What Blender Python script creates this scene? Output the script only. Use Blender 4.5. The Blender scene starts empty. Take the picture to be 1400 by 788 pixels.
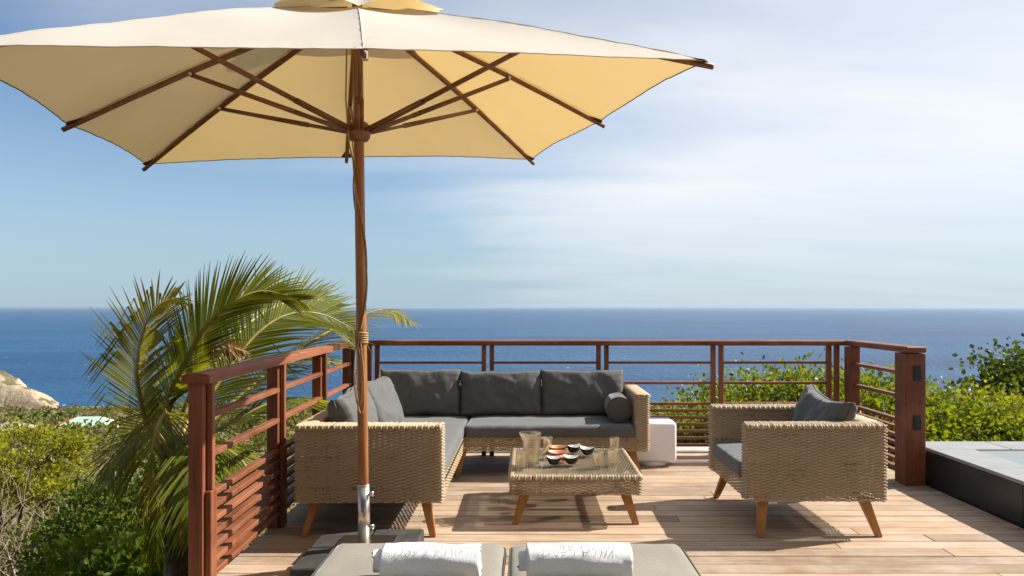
import bpy, bmesh, math, random
import numpy as np
from mathutils import Vector, Matrix, Euler, noise
R = math.radians
random.seed(7); RNG = np.random.default_rng(7)
SC = bpy.context.scene
COL = SC.collection

# ------------------------------------------------------------------ camera
F, PX, PY, CH = 933.0, 720.0, 420.0, 1.34
cam = bpy.data.cameras.new('camera'); cam.lens = 24.0; cam.sensor_width = 36.0
cam.shift_x = -20/1400; cam.shift_y = 26/1400; cam.clip_start = 0.05; cam.clip_end = 200000
co = bpy.data.objects.new('camera', cam); COL.objects.link(co)
co.location = (0, 0, CH); co.rotation_euler = (R(90), 0, 0); SC.camera = co

# ------------------------------------------------------------------ sun and sky
SUN = Vector((1.15, .35, 1.0)).normalized()
SUN_EL = math.asin(SUN.z); SUN_AZ = math.atan2(SUN.x, SUN.y)
sl = bpy.data.lights.new('sun', 'SUN'); sl.energy = 5.0; sl.angle = R(.55); sl.color = (1, .93, .82)
so = bpy.data.objects.new('sun', sl); COL.objects.link(so)
so.rotation_euler = SUN.to_track_quat('Z', 'Y').to_euler(); so.location = (30, 10, 30)

W = bpy.data.worlds.new('World'); SC.world = W; W.use_nodes = True
nt = W.node_tree; nt.nodes.clear()
def wn(t, **k):
    n = nt.nodes.new(t)
    for a, b in k.items(): setattr(n, a, b)
    return n
def wl(a, b): nt.links.new(a, b)
out = wn('ShaderNodeOutputWorld'); bg = wn('ShaderNodeBackground'); bg.inputs[1].default_value = .076
sky = wn('ShaderNodeTexSky', sky_type='NISHITA', sun_disc=False)
sky.sun_elevation = SUN_EL; sky.sun_rotation = SUN_AZ; sky.altitude = 80
sky.air_density = 1.0; sky.dust_density = .35; sky.ozone_density = 3.2
tc = wn('ShaderNodeTexCoord')
# thin cirrus: the view direction projected on a high flat layer, stretched into streaks
sep = wn('ShaderNodeSeparateXYZ'); wl(tc.outputs['Generated'], sep.inputs[0])
zadd = wn('ShaderNodeMath', operation='ADD'); wl(sep.outputs[2], zadd.inputs[0]); zadd.inputs[1].default_value = .12
zmax = wn('ShaderNodeMath', operation='MAXIMUM'); wl(zadd.outputs[0], zmax.inputs[0]); zmax.inputs[1].default_value = .02
dx = wn('ShaderNodeMath', operation='DIVIDE'); wl(sep.outputs[0], dx.inputs[0]); wl(zmax.outputs[0], dx.inputs[1])
dy = wn('ShaderNodeMath', operation='DIVIDE'); wl(sep.outputs[1], dy.inputs[0]); wl(zmax.outputs[0], dy.inputs[1])
cmb = wn('ShaderNodeCombineXYZ'); wl(dx.outputs[0], cmb.inputs[0]); wl(dy.outputs[0], cmb.inputs[1])
def cloud_layer(rot, scl, loc, nscale, detail, lo, hi, rough=.6, dist=.4):
    m = wn('ShaderNodeMapping'); wl(cmb.outputs[0], m.inputs[0])
    m.inputs['Rotation'].default_value = (0, 0, rot); m.inputs['Scale'].default_value = scl; m.inputs['Location'].default_value = loc
    n = wn('ShaderNodeTexNoise'); wl(m.outputs[0], n.inputs['Vector'])
    n.inputs['Scale'].default_value = nscale; n.inputs['Detail'].default_value = detail
    n.inputs['Roughness'].default_value = rough; n.inputs['Distortion'].default_value = dist
    r = wn('ShaderNodeMapRange', interpolation_type='SMOOTHSTEP'); wl(n.outputs[0], r.inputs[0])
    r.inputs[1].default_value = lo; r.inputs[2].default_value = hi
    return r.outputs[0]
c_veil = cloud_layer(R(20), (.55, 1.0, 1), (1.30, .35, 0), .7, 5, .25, .75, .52)
c_streak = cloud_layer(R(28), (.45, 1.5, 1), (3.1, 1.7, 0), .9, 5, .30, .75, .55, .5)
bk = wn('ShaderNodeVectorMath', operation='DOT_PRODUCT'); wl(cmb.outputs[0], bk.inputs[0]); bk.inputs[1].default_value = (.62, -.05, 0)
bk2 = wn('ShaderNodeMath', operation='MULTIPLY_ADD'); wl(c_veil, bk2.inputs[0]); bk2.inputs[1].default_value = .9; wl(bk.outputs['Value'], bk2.inputs[2])
bk3 = wn('ShaderNodeMapRange', interpolation_type='SMOOTHSTEP'); wl(bk2.outputs[0], bk3.inputs[0]); bk3.inputs[1].default_value = -.45; bk3.inputs[2].default_value = .85
mul = wn('ShaderNodeMath', operation='MULTIPLY'); wl(bk3.outputs[0], mul.inputs[0])
sc2 = wn('ShaderNodeMapRange'); wl(c_streak, sc2.inputs[0]); sc2.inputs[3].default_value = .72; sc2.inputs[4].default_value = 1.0
wl(sc2.outputs[0], mul.inputs[1])
lowf = wn('ShaderNodeMapRange', interpolation_type='SMOOTHSTEP'); wl(sep.outputs[2], lowf.inputs[0])
lowf.inputs[1].default_value = 0.0; lowf.inputs[2].default_value = .20; lowf.inputs[3].default_value = .34; lowf.inputs[4].default_value = 1.0
cf = wn('ShaderNodeMath', operation='MULTIPLY'); wl(mul.outputs[0], cf.inputs[0]); wl(lowf.outputs[0], cf.inputs[1])
# pale marine haze low over the horizon, all the way round
hz = wn('ShaderNodeMapRange', interpolation_type='SMOOTHERSTEP'); wl(sep.outputs[2], hz.inputs[0])
hz.inputs[1].default_value = .30; hz.inputs[2].default_value = -.03; hz.inputs[3].default_value = 0; hz.inputs[4].default_value = .85
hmix = wn('ShaderNodeMixRGB'); wl(hz.outputs[0], hmix.inputs[0]); wl(sky.outputs[0], hmix.inputs[1]); hmix.inputs[2].default_value = (2.75, 4.0, 5.05, 1)
mix = wn('ShaderNodeMixRGB'); wl(cf.outputs[0], mix.inputs[0]); wl(hmix.outputs[0], mix.inputs[1]); mix.inputs[2].default_value = (7.0, 7.15, 7.3, 1)
wl(mix.outputs[0], bg.inputs[0]); wl(bg.outputs[0], out.inputs[0])

SC.view_settings.view_transform = 'Standard'; SC.view_settings.look = 'None'
SC.view_settings.gamma = 1; SC.view_settings.exposure = 0.85; SC.view_settings.use_curve_mapping = False
SC.render.engine = 'CYCLES'
SC.cycles.use_denoising = True; SC.cycles.max_bounces = 10; SC.cycles.transparent_max_bounces = 24
SC.cycles.sample_clamp_indirect = 6; SC.cycles.caustics_refractive = False; SC.cycles.caustics_reflective = False

# ------------------------------------------------------------------ helpers
def at(px, py, D):
    return Vector(((px - PX) * D / F, D, CH - (py - PY) * D / F))
def mesh(name, v, f, mat, parent=None, smooth=False, loc=None):
    me = bpy.data.meshes.new(name)
    if isinstance(v, np.ndarray) and isinstance(f, np.ndarray):
        n, k = f.shape
        me.vertices.add(len(v)); me.vertices.foreach_set('co', np.ascontiguousarray(v, dtype=np.float32).ravel())
        me.loops.add(n * k); me.loops.foreach_set('vertex_index', f.astype(np.int32).ravel())
        me.polygons.add(n); me.polygons.foreach_set('loop_start', np.arange(0, n * k, k, dtype=np.int32))
        me.update(calc_edges=True)
    else:
        me.from_pydata([tuple(p) for p in v], [], f); me.update()
    if smooth: me.polygons.foreach_set('use_smooth', [True] * len(me.polygons))
    if mat: me.materials.append(mat)
    return link(name, me, parent, loc)
def link(name, me, parent=None, loc=None, rot=None):
    o = bpy.data.objects.new(name, me); COL.objects.link(o)
    if loc is not None: o.location = loc
    if rot is not None: o.rotation_euler = rot
    if parent is not None:
        o.parent = parent
        p = Matrix.Translation(parent.location) if parent.type == 'EMPTY' and parent.parent is None else parent.matrix_basis
        o.matrix_parent_inverse = wmat(parent).inverted()
    return o
def wmat(o):
    m = Matrix.LocRotScale(o.location, o.rotation_euler, o.scale)
    if o.parent is not None: m = wmat(o.parent) @ o.matrix_parent_inverse @ m
    return m
def thing(name, label, cat, loc=(0, 0, 0), group=None):
    o = bpy.data.objects.new(name, None); COL.objects.link(o); o.location = loc
    o.empty_display_size = .1; return tag(o, label, cat, group)
def tag(o, label=None, cat=None, group=None, kind=None):
    if label: o['label'] = label
    if cat: o['category'] = cat
    if group: o['group'] = group
    if kind: o['kind'] = kind
    return o
_bx = {}
def box(name, c, s, mat, parent=None, bev=.003, rot=None, seg=1):
    key = (tuple(round(q, 4) for q in s), mat.name, bev, seg)
    me = _bx.get(key)
    if me is None:
        bm = bmesh.new(); bmesh.ops.create_cube(bm, size=1)
        bmesh.ops.scale(bm, vec=s, verts=bm.verts)
        if bev: bmesh.ops.bevel(bm, geom=bm.edges[:], offset=min(bev, min(s) * .4), segments=seg, affect='EDGES', profile=.5)
        me = bpy.data.meshes.new(name); bm.to_mesh(me); bm.free(); me.materials.append(mat); _bx[key] = me
        if seg > 1: me.polygons.foreach_set('use_smooth', [True] * len(me.polygons))
    return link(name, me, parent, c, rot)
def tube_vf(pts, rad, n=8, closed=False, cap=True, squash=None):
    pts = [Vector(p) for p in pts]; m = len(pts)
    if not hasattr(rad, '__len__'): rad = [rad] * m
    v, f = [], []; up = Vector((0, 0, 1)); prev = None
    for i, p in enumerate(pts):
        if closed: t = pts[(i + 1) % m] - pts[i - 1]
        else: t = pts[min(i + 1, m - 1)] - pts[max(i - 1, 0)]
        t.normalize()
        if prev is None:
            a = t.cross(up)
            if a.length < .1: a = t.cross(Vector((1, 0, 0)))
        else: a = prev - t * prev.dot(t)
        a.normalize(); prev = a; b = t.cross(a)
        for k in range(n):
            an = 2 * math.pi * k / n
            v.append(p + (a * math.cos(an) + b * math.sin(an)) * rad[i])
    for i in range(m if closed else m - 1):
        j = (i + 1) % m
        for k in range(n):
            k2 = (k + 1) % n
            f.append((i * n + k, i * n + k2, j * n + k2, j * n + k))
    if cap and not closed:
        f.append(tuple(range(n - 1, -1, -1))); f.append(tuple(range((m - 1) * n, m * n)))
    return v, f
def tube(name, pts, rad, mat, parent=None, n=8, closed=False):
    v, f = tube_vf(pts, rad, n, closed); return mesh(name, v, f, mat, parent, True)
class MB:
    def __init__(s): s.v = []; s.f = []
    def add(s, vf):
        o = len(s.v); s.v += [tuple(p) for p in vf[0]]; s.f += [tuple(i + o for i in q) for q in vf[1]]; return s
    def build(s, name, mat, parent=None, smooth=True): return mesh(name, s.v, s.f, mat, parent, smooth)
def lathe(name, prof, c, mat, parent=None, n=28, wob=None):
    v, f = [], []
    for i, (r, z) in enumerate(prof):
        for k in range(n):
            a = 2 * math.pi * k / n; rr, zz = (r, z) if wob is None else wob(r, z, a)
            v.append((c[0] + rr * math.cos(a), c[1] + rr * math.sin(a), c[2] + zz))
    for i in range(len(prof) - 1):
        for k in range(n):
            k2 = (k + 1) % n; f.append((i * n + k, i * n + k2, (i + 1) * n + k2, (i + 1) * n + k))
    f.append(tuple(range(n - 1, -1, -1)))
    f.append(tuple(range((len(prof) - 1) * n, len(prof) * n)))
    return mesh(name, v, f, mat, parent, True)
def catmull(P, n):
    P = [Vector(p) for p in P]; Q = [P[0] * 2 - P[1]] + P + [P[-1] * 2 - P[-2]]; o = []
    for i in range(len(P) - 1):
        a, b, c, d = Q[i:i + 4]
        for k in range(n):
            t = k / n
            o.append(.5 * ((2 * b) + (c - a) * t + (2 * a - 5 * b + 4 * c - d) * t * t + (3 * b - a - 3 * c + d) * t ** 3))
    o.append(P[-1]); return o
def sstep(a, b, x): t = min(1, max(0, (x - a) / (b - a))); return t * t * (3 - 2 * t)

# ------------------------------------------------------------------ materials
class M:
    def __init__(s, name):
        s.m = bpy.data.materials.new(name); s.m.use_nodes = True; s.t = s.m.node_tree
        s.b = s.t.nodes['Principled BSDF']; s.o = s.t.nodes['Material Output']
    def n(s, ty, ins=None, **k):
        x = s.t.nodes.new(ty)
        for a, b in k.items(): setattr(x, a, b)
        for a, b in (ins or {}).items():
            if hasattr(b, 'is_linked'): s.t.links.new(b, x.inputs[a])
            else: x.inputs[a].default_value = b
        return x
    def l(s, a, b): s.t.links.new(a, b)
    def ramp(s, fac, stops):
        r = s.n('ShaderNodeValToRGB'); s.l(fac, r.inputs[0]); e = r.color_ramp.elements
        while len(e) < len(stops): e.new(.5)
        for q, (p, c) in zip(e, stops): q.position = p; q.color = (*c, 1)
        return r.outputs[0]
    def bump(s, h, strength=.3, dist=.01):
        b = s.n('ShaderNodeBump', {'Height': h, 'Strength': strength, 'Distance': dist}); s.l(b.outputs[0], s.b.inputs['Normal']); return b
def rgb(c): return (*c, 1)
def m_wood(name, dark, light, axis='x', rough=.5, grain=26, vary=.35, spec=.35, wear=None):
    s = M(name); tcn = s.n('ShaderNodeTexCoord'); oi = s.n('ShaderNodeObjectInfo')
    k = s.n('ShaderNodeMath', {0: oi.outputs['Random'], 1: 37.0}, operation='MULTIPLY')
    off = s.n('ShaderNodeCombineXYZ', {0: k.outputs[0], 1: k.outputs[0], 2: k.outputs[0]})
    ad = s.n('ShaderNodeVectorMath', {0: tcn.outputs['Object'], 1: off.outputs[0]}, operation='ADD')
    sc = {'x': (.05, 1, 1), 'y': (1, .05, 1), 'z': (1, 1, .05)}[axis]
    mp = s.n('ShaderNodeMapping', {'Vector': ad.outputs[0], 'Scale': tuple(q * grain for q in sc)})
    n1 = s.n('ShaderNodeTexNoise', {'Vector': mp.outputs[0], 'Scale': 1.6, 'Detail': 6, 'Roughness': .62, 'Distortion': .6})
    mp2 = s.n('ShaderNodeMapping', {'Vector': ad.outputs[0], 'Scale': tuple(q * grain * 6 for q in sc)})
    n2 = s.n('ShaderNodeTexNoise', {'Vector': mp2.outputs[0], 'Scale': 1.0, 'Detail': 3})
    c = s.ramp(n1.outputs[0], [(.28, dark), (.72, light)])
    vr = s.n('ShaderNodeMapRange', {0: oi.outputs['Random'], 3: 1 - vary, 4: 1 + vary * .55})
    fr = s.n('ShaderNodeMapRange', {0: n2.outputs[0], 1: .3, 2: .7, 3: .86, 4: 1.08})
    vv = s.n('ShaderNodeMath', {0: vr.outputs[0], 1: fr.outputs[0]}, operation='MULTIPLY')
    cm = s.n('ShaderNodeVectorMath', {0: c, 1: vv.outputs[0]}, operation='MULTIPLY')
    s.l(vv.outputs[0], cm.inputs[1]); col = cm.outputs[0]
    if wear:
        nw = s.n('ShaderNodeTexNoise', {'Vector': ad.outputs[0], 'Scale': 2.3, 'Detail': 5, 'Roughness': .65})
        wf = s.n('ShaderNodeMapRange', {0: nw.outputs[0], 1: .42, 2: .68, 3: 0, 4: .65})
        mx = s.n('ShaderNodeMixRGB', {0: wf.outputs[0], 1: col, 2: rgb(wear)}); col = mx.outputs[0]
    s.l(col, s.b.inputs['Base Color']); s.b.inputs['Roughness'].default_value = rough
    s.b.inputs['Specular IOR Level'].default_value = spec
    s.bump(n2.outputs[0], .25, .002); return s.m
def m_plain(name, c, rough=.5, metal=0, var=.12, scale=8, bump=0, spec=.5, bscale=60, bdist=.002):
    s = M(name); tcn = s.n('ShaderNodeTexCoord')
    n1 = s.n('ShaderNodeTexNoise', {'Vector': tcn.outputs['Object'], 'Scale': scale, 'Detail': 5})
    col = s.ramp(n1.outputs[0], [(.3, tuple(q * (1 - var) for q in c)), (.7, tuple(min(1, q * (1 + var)) for q in c))])
    s.l(col, s.b.inputs['Base Color']); s.b.inputs['Roughness'].default_value = rough
    s.b.inputs['Metallic'].default_value = metal; s.b.inputs['Specular IOR Level'].default_value = spec
    if bump:
        n2 = s.n('ShaderNodeTexNoise', {'Vector': tcn.outputs['Object'], 'Scale': bscale, 'Detail': 4}); s.bump(n2.outputs[0], bump, bdist)
    return s.m
def m_fabric(name, c, rough=.9, var=.1):
    s = M(name); tcn = s.n('ShaderNodeTexCoord')
    n1 = s.n('ShaderNodeTexNoise', {'Vector': tcn.outputs['Object'], 'Scale': 5, 'Detail': 6, 'Roughness': .6})
    n3 = s.n('ShaderNodeTexNoise', {'Vector': tcn.outputs['Object'], 'Scale': 420, 'Detail': 2})
    col = s.ramp(n1.outputs[0], [(.3, tuple(q * (1 - var) for q in c)), (.7, tuple(q * (1 + var) for q in c))])
    fr = s.n('ShaderNodeMapRange', {0: n3.outputs[0], 1: .3, 2: .7, 3: .85, 4: 1.15})
    cm = s.n('ShaderNodeVectorMath', {0: col}, operation='MULTIPLY'); s.l(fr.outputs[0], cm.inputs[1])
    s.l(cm.outputs[0], s.b.inputs['Base Color']); s.b.inputs['Roughness'].default_value = rough
    s.b.inputs['Specular IOR Level'].default_value = .25
    s.b.inputs['Sheen Weight'].default_value = .25; s.b.inputs['Sheen Roughness'].default_value = .4
    n2 = s.n('ShaderNodeTexNoise', {'Vector': tcn.outputs['Object'], 'Scale': 22, 'Detail': 4, 'Distortion': .8})
    a = s.n('ShaderNodeMath', {0: n3.outputs[0], 1: .12}, operation='MULTIPLY')
    b = s.n('ShaderNodeMath', {0: n2.outputs[0], 1: a.outputs[0]}, operation='ADD')
    s.bump(b.outputs[0], .35, .006); return s.m
def m_leaf(name, dark, light, trans=.45, tcol=None, rough=.45, spec=.3, nscale=1.2):
    s = M(name); g = s.n('ShaderNodeNewGeometry'); tcn = s.n('ShaderNodeTexCoord')
    n1 = s.n('ShaderNodeTexNoise', {'Vector': tcn.outputs['Object'], 'Scale': nscale, 'Detail': 3})
    a = s.n('ShaderNodeMath', {0: g.outputs['Random Per Island'], 1: .55}, operation='MULTIPLY')
    b = s.n('ShaderNodeMath', {0: n1.outputs[0], 1: .6}, operation='MULTIPLY')
    c = s.n('ShaderNodeMath', {0: a.outputs[0], 1: b.outputs[0]}, operation='ADD')
    col = s.ramp(c.outputs[0], [(.2, dark), (.55, tuple((p + q) / 2 for p, q in zip(dark, light))), (.9, light)])
    s.l(col, s.b.inputs['Base Color']); s.b.inputs['Roughness'].default_value = rough; s.b.inputs['Specular IOR Level'].default_value = spec
    tr = s.n('ShaderNodeBsdfTranslucent')
    tm = s.n('ShaderNodeMixRGB', {0: 1.0, 1: col, 2: rgb(tcol or (1.5, 1.35, .5))}, blend_type='MULTIPLY'); s.l(tm.outputs[0], tr.inputs[0])
    mx = s.n('ShaderNodeMixShader', {0: trans}); s.l(s.b.outputs[0], mx.inputs[1]); s.l(tr.outputs[0], mx.inputs[2]); s.l(mx.outputs[0], s.o.inputs[0])
    return s.m

MAT = {}
MAT['deck'] = m_wood('deck_wood', (.27, .175, .108), (.53, .385, .265), 'x', .6, 22, .38, .3, wear=(.50, .41, .33))
for ax in 'xyz':
    MAT['rail_' + ax] = m_wood('railing_wood_' + ax, (.135, .041, .020), (.31, .106, .046), ax, .52, 30, .34, .3, wear=(.30, .13, .075))
MAT['teak_z'] = m_wood('teak_leg_wood', (.36, .165, .05), (.52, .26, .09), 'z', .42, 30, .15, .45)
MAT['pole'] = m_wood('umbrella_pole_wood', (.22, .085, .03), (.36, .16, .055), 'z', .35, 30, .12, .5)
MAT['rib'] = m_wood('umbrella_rib_wood', (.14, .055, .022), (.25, .105, .04), 'x', .4, 20, .15, .5)
MAT['cushion'] = m_fabric('charcoal_canvas', (.104, .105, .107))
MAT['seat'] = m_fabric('charcoal_seat_canvas', (.120, .124, .130))
MAT['taupe'] = m_fabric('taupe_mattress_canvas', (.23, .215, .18))
MAT['piping'] = m_fabric('taupe_piping', (.055, .052, .045))
MAT['towel'] = m_plain('white_terry', (.82, .83, .86), .95, 0, .03, 14, .6, .1, 320, .004)
MAT['stitch'] = m_plain('grey_embroidery', (.20, .205, .22), .8, 0, .2, 200)
MAT['steel'] = m_plain('brushed_steel', (.62, .61, .58), .28, 1.0, .06, 40)
MAT['chrome'] = m_plain('bright_steel', (.75, .75, .75), .15, 1.0, .03, 40)
MAT['black'] = m_plain('black_plastic', (.012, .012, .013), .45, 0, .2, 20)
MAT['paver'] = m_plain('dark_concrete', (.045, .043, .042), .8, 0, .35, 12, .5, .3, 120)
MAT['cube'] = m_plain('white_polyethylene', (.78, .77, .88), .4, 0, .02, 6, .1, .4, 300)
MAT['rope'] = m_plain('tan_cord', (.36, .24, .11), .8, 0, .25, 90)
MAT['kerb'] = m_plain('pale_concrete', (.46, .44, .41), .85, 0, .15, 9, .4, .3, 60)
MAT['bark'] = m_plain('brown_bark', (.085, .055, .035), .85, 0, .4, 14, .8, .2, 40, .02)
MAT['grey_bark'] = m_plain('pale_dry_bark', (.27, .21, .16), .9, 0, .35, 10, .6, .2, 40, .01)
MAT['palm_trunk'] = m_plain('palm_bark', (.16, .12, .08), .9, 0, .35, 10, .8, .2, 30, .02)
MAT['orange'] = m_plain('orange_lacquer', (.72, .13, .02), .3, 0, .06, 20)
MAT['bowl_black'] = m_plain('black_lacquer', (.014, .013, .014), .25, 0, .1, 20)
MAT['bowl_white'] = m_plain('white_lacquer', (.80, .79, .78), .25, 0, .03, 20)
MAT['bowl_pink'] = m_plain('peach_lacquer', (.80, .48, .30), .25, 0, .03, 20)
def wicker():
    s = M('beige_wicker'); g = s.n('ShaderNodeNewGeometry'); tcn = s.n('ShaderNodeTexCoord')
    n1 = s.n('ShaderNodeTexNoise', {'Vector': tcn.outputs['Object'], 'Scale': 90, 'Detail': 3})
    n2 = s.n('ShaderNodeTexNoise', {'Vector': tcn.outputs['Object'], 'Scale': 6, 'Detail': 3})
    a = s.n('ShaderNodeMath', {0: g.outputs['Random Per Island'], 1: .75}, operation='MULTIPLY')
    b = s.n('ShaderNodeMath', {0: n1.outputs[0], 1: a.outputs[0]}, operation='ADD')
    c = s.n('ShaderNodeMath', {0: b.outputs[0], 1: n2.outputs[0]}, operation='ADD')
    col = s.ramp(c.outputs[0], [(.7, (.155, .100, .052)), (1.05, (.295, .205, .118)), (1.55, (.47, .37, .245))])
    s.l(col, s.b.inputs['Base Color']); s.b.inputs['Roughness'].default_value = .45; s.b.inputs['Specular IOR Level'].default_value = .4
    return s.m
MAT['wicker'] = wicker()
def canopy_mat():
    s = M('canopy_canvas'); tcn = s.n('ShaderNodeTexCoord')
    n1 = s.n('ShaderNodeTexNoise', {'Vector': tcn.outputs['Object'], 'Scale': 3, 'Detail': 5})
    col = s.ramp(n1.outputs[0], [(.3, (.66, .635, .58)), (.7, (.71, .685, .63))])
    d = s.n('ShaderNodeBsdfDiffuse'); s.l(col, d.inputs[0])
    t = s.n('ShaderNodeBsdfTranslucent', {0: (.88, .60, .21, 1)})
    mx = s.n('ShaderNodeMixShader', {0: .25}); s.l(d.outputs[0], mx.inputs[1]); s.l(t.outputs[0], mx.inputs[2]); s.l(mx.outputs[0], s.o.inputs[0])
    n2 = s.n('ShaderNodeTexNoise', {'Vector': tcn.outputs['Object'], 'Scale': 500, 'Detail': 2})
    b = s.n('ShaderNodeBump', {'Height': n2.outputs[0], 'Strength': .1, 'Distance': .002}); s.l(b.outputs[0], d.inputs['Normal'])
    return s.m
MAT['canopy'] = canopy_mat()
def glass_mat(name, tint, refr=.35, rough=.02):
    s = M(name); fz = s.n('ShaderNodeFresnel', {'IOR': 1.45}); gg = s.n('ShaderNodeNewGeometry'); inv = s.n('ShaderNodeMath', {0: 1.0, 1: gg.outputs['Backfacing']}, operation='SUBTRACT'); bo_ = s.n('ShaderNodeMath', {0: fz.outputs[0], 1: .07 if refr else 0.0}, operation='ADD'); lw = s.n('ShaderNodeMath', {0: bo_.outputs[0], 1: inv.outputs[0]}, operation='MULTIPLY')
    tr = s.n('ShaderNodeBsdfTransparent', {0: rgb(tint)}); rf = s.n('ShaderNodeBsdfRefraction', {0: rgb(tint), 1: rough, 2: 1.25})
    m1 = s.n('ShaderNodeMixShader', {0: refr}); s.l(tr.outputs[0], m1.inputs[1]); s.l(rf.outputs[0], m1.inputs[2])
    if refr:
        tl = s.n('ShaderNodeBsdfTranslucent', {0: (.95, .80, .58, 1)}); m0 = s.n('ShaderNodeMixShader', {0: .30 if refr > .4 else .08}); s.l(m1.outputs[0], m0.inputs[1]); s.l(tl.outputs[0], m0.inputs[2]); m1 = m0
    gl = s.n('ShaderNodeBsdfGlossy', {0: (1, 1, 1, 1), 1: rough})
    m2 = s.n('ShaderNodeMixShader', {0: lw.outputs[0]}); s.l(m1.outputs[0], m2.inputs[1]); s.l(gl.outputs[0], m2.inputs[2]); s.l(m2.outputs[0], s.o.inputs[0])
    return s.m
MAT['glass'] = glass_mat('ribbed_drinking_glass', (.975, .94, .87), .3)
MAT['handle_glass'] = glass_mat('pitcher_handle_glass', (.98, .93, .84), .5)
MAT['table_glass'] = glass_mat('table_glass', (.975, .98, .975), 0.0, .01)
def sea_mat():
    s = M('sea_water'); tcn = s.n('ShaderNodeTexCoord')
    mp = s.n('ShaderNodeMapping', {'Vector': tcn.outputs['Object'], 'Scale': (1, .55, 1), 'Rotation': (0, 0, R(24))})
    n1 = s.n('ShaderNodeTexNoise', {'Vector': mp.outputs[0], 'Scale': .09, 'Detail': 9, 'Roughness': .62})
    mp2 = s.n('ShaderNodeMapping', {'Vector': tcn.outputs['Object'], 'Scale': (.22, 1, 1), 'Rotation': (0, 0, R(-12))})
    n2 = s.n('ShaderNodeTexNoise', {'Vector': mp2.outputs[0], 'Scale': .006, 'Detail': 7, 'Roughness': .68})
    col = s.ramp(n2.outputs[0], [(.3, (.003, .032, .100)), (.5, (.005, .055, .145)), (.7, (.010, .085, .19))])
    # scattered whitecaps
    nf = s.n('ShaderNodeTexNoise', {'Vector': mp.outputs[0], 'Scale': .11, 'Detail': 3, 'Roughness': .5})
    ff = s.n('ShaderNodeMapRange', {0: nf.outputs[0], 1: .725, 2: .765})
    mx = s.n('ShaderNodeMixRGB', {0: ff.outputs[0], 1: col, 2: (.6, .65, .7, 1)})
    s.l(mx.outputs[0], s.b.inputs['Base Color'])
    s.b.inputs['Roughness'].default_value = .35; s.b.inputs['IOR'].default_value = 1.33; s.b.inputs['Specular IOR Level'].default_value = .24
    s.bump(n1.outputs[0], .9, 6.0); return s.m
MAT['sea'] = sea_mat()
def ground_mat():
    s = M('dry_hillside'); tcn = s.n('ShaderNodeTexCoord')
    n1 = s.n('ShaderNodeTexNoise', {'Vector': tcn.outputs['Object'], 'Scale': .35, 'Detail': 8, 'Roughness': .7})
    n2 = s.n('ShaderNodeTexNoise', {'Vector': tcn.outputs['Object'], 'Scale': 7, 'Detail': 6, 'Roughness': .7})
    a = s.n('ShaderNodeMath', {0: n1.outputs[0], 1: n2.outputs[0]}, operation='ADD')
    col = s.ramp(a.outputs[0], [(.75, (.045, .055, .016)), (.95, (.13, .115, .045)), (1.2, (.24, .18, .10))])
    s.l(col, s.b.inputs['Base Color']); s.b.inputs['Roughness'].default_value = .95; s.b.inputs['Specular IOR Level'].default_value = .1
    s.bump(n2.outputs[0], .8, .1); return s.m
MAT['ground'] = ground_mat()
def cliff_mat():
    s = M('pale_cliff_rock'); tcn = s.n('ShaderNodeTexCoord'); g = s.n('ShaderNodeNewGeometry')
    n1 = s.n('ShaderNodeTexNoise', {'Vector': tcn.outputs['Object'], 'Scale': .09, 'Detail': 9, 'Roughness': .7})
    n2 = s.n('ShaderNodeTexNoise', {'Vector': tcn.outputs['Object'], 'Scale': .05, 'Detail': 7, 'Roughness': .72})
    rock = s.ramp(n1.outputs[0], [(.34, (.13, .09, .055)), (.48, (.36, .27, .18)), (.70, (.52, .43, .31))])
    nz = s.n('ShaderNodeSeparateXYZ', {0: g.outputs['Normal']})
    a = s.n('ShaderNodeMath', {0: nz.outputs[2], 1: n2.outputs[0]}, operation='ADD')
    f = s.n('ShaderNodeMapRange', {0: a.outputs[0], 1: 1.26, 2: 1.36})
    mx = s.n('ShaderNodeMixRGB', {0: f.outputs[0], 1: rock, 2: (.11, .095, .04, 1)})
    s.l(mx.outputs[0], s.b.inputs['Base Color']); s.b.inputs['Roughness'].default_value = .95
    s.bump(n1.outputs[0], .9, 3.0); return s.m
MAT['cliff'] = cliff_mat()
MAT['leaf_lime'] = m_leaf('lime_leaf', (.060, .098, .010), (.21, .25, .028), .5)
MAT['leaf_mid'] = m_leaf('mid_green_leaf', (.045, .080, .010), (.14, .18, .025), .4)
MAT['leaf_dark'] = m_leaf('dark_green_leaf', (.038, .066, .008), (.13, .18, .022), .45, rough=.5, spec=.2)
MAT['leaf_tree'] = m_leaf('glossy_tree_leaf', (.022, .042, .006), (.085, .125, .015), .38, rough=.4, spec=.3)
MAT['leaf_yellow'] = m_leaf('yellow_green_leaf', (.105, .13, .009), (.35, .35, .03), .5)
MAT['leaf_scrub'] = m_leaf('scrub_leaf', (.032, .050, .010), (.19, .18, .045), .35, nscale=.06)
MAT['frond'] = m_leaf('palm_leaflet', (.065, .098, .011), (.31, .33, .045), .58, rough=.35, spec=.4)
MAT['frond_y'] = m_leaf('yellowing_palm_leaflet', (.08, .10, .010), (.33, .29, .05), .5, rough=.35, spec=.5)
MAT['frond_dead'] = m_leaf('dead_palm_leaflet', (.15, .085, .035), (.34, .21, .10), .25, tcol=(1.1, .9, .6))
MAT['rachis'] = m_plain('palm_rachis', (.26, .22, .05), .45, 0, .25, 10)
MAT['tile'] = m_plain('black_pool_tile', (.022, .021, .022), .3, 0, .25, 5, .15, .5, 40)
MAT['coping'] = m_plain('grey_coping_stone', (.27, .275, .275), .3, 0, .12, 6, .2, .5, 60)
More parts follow.
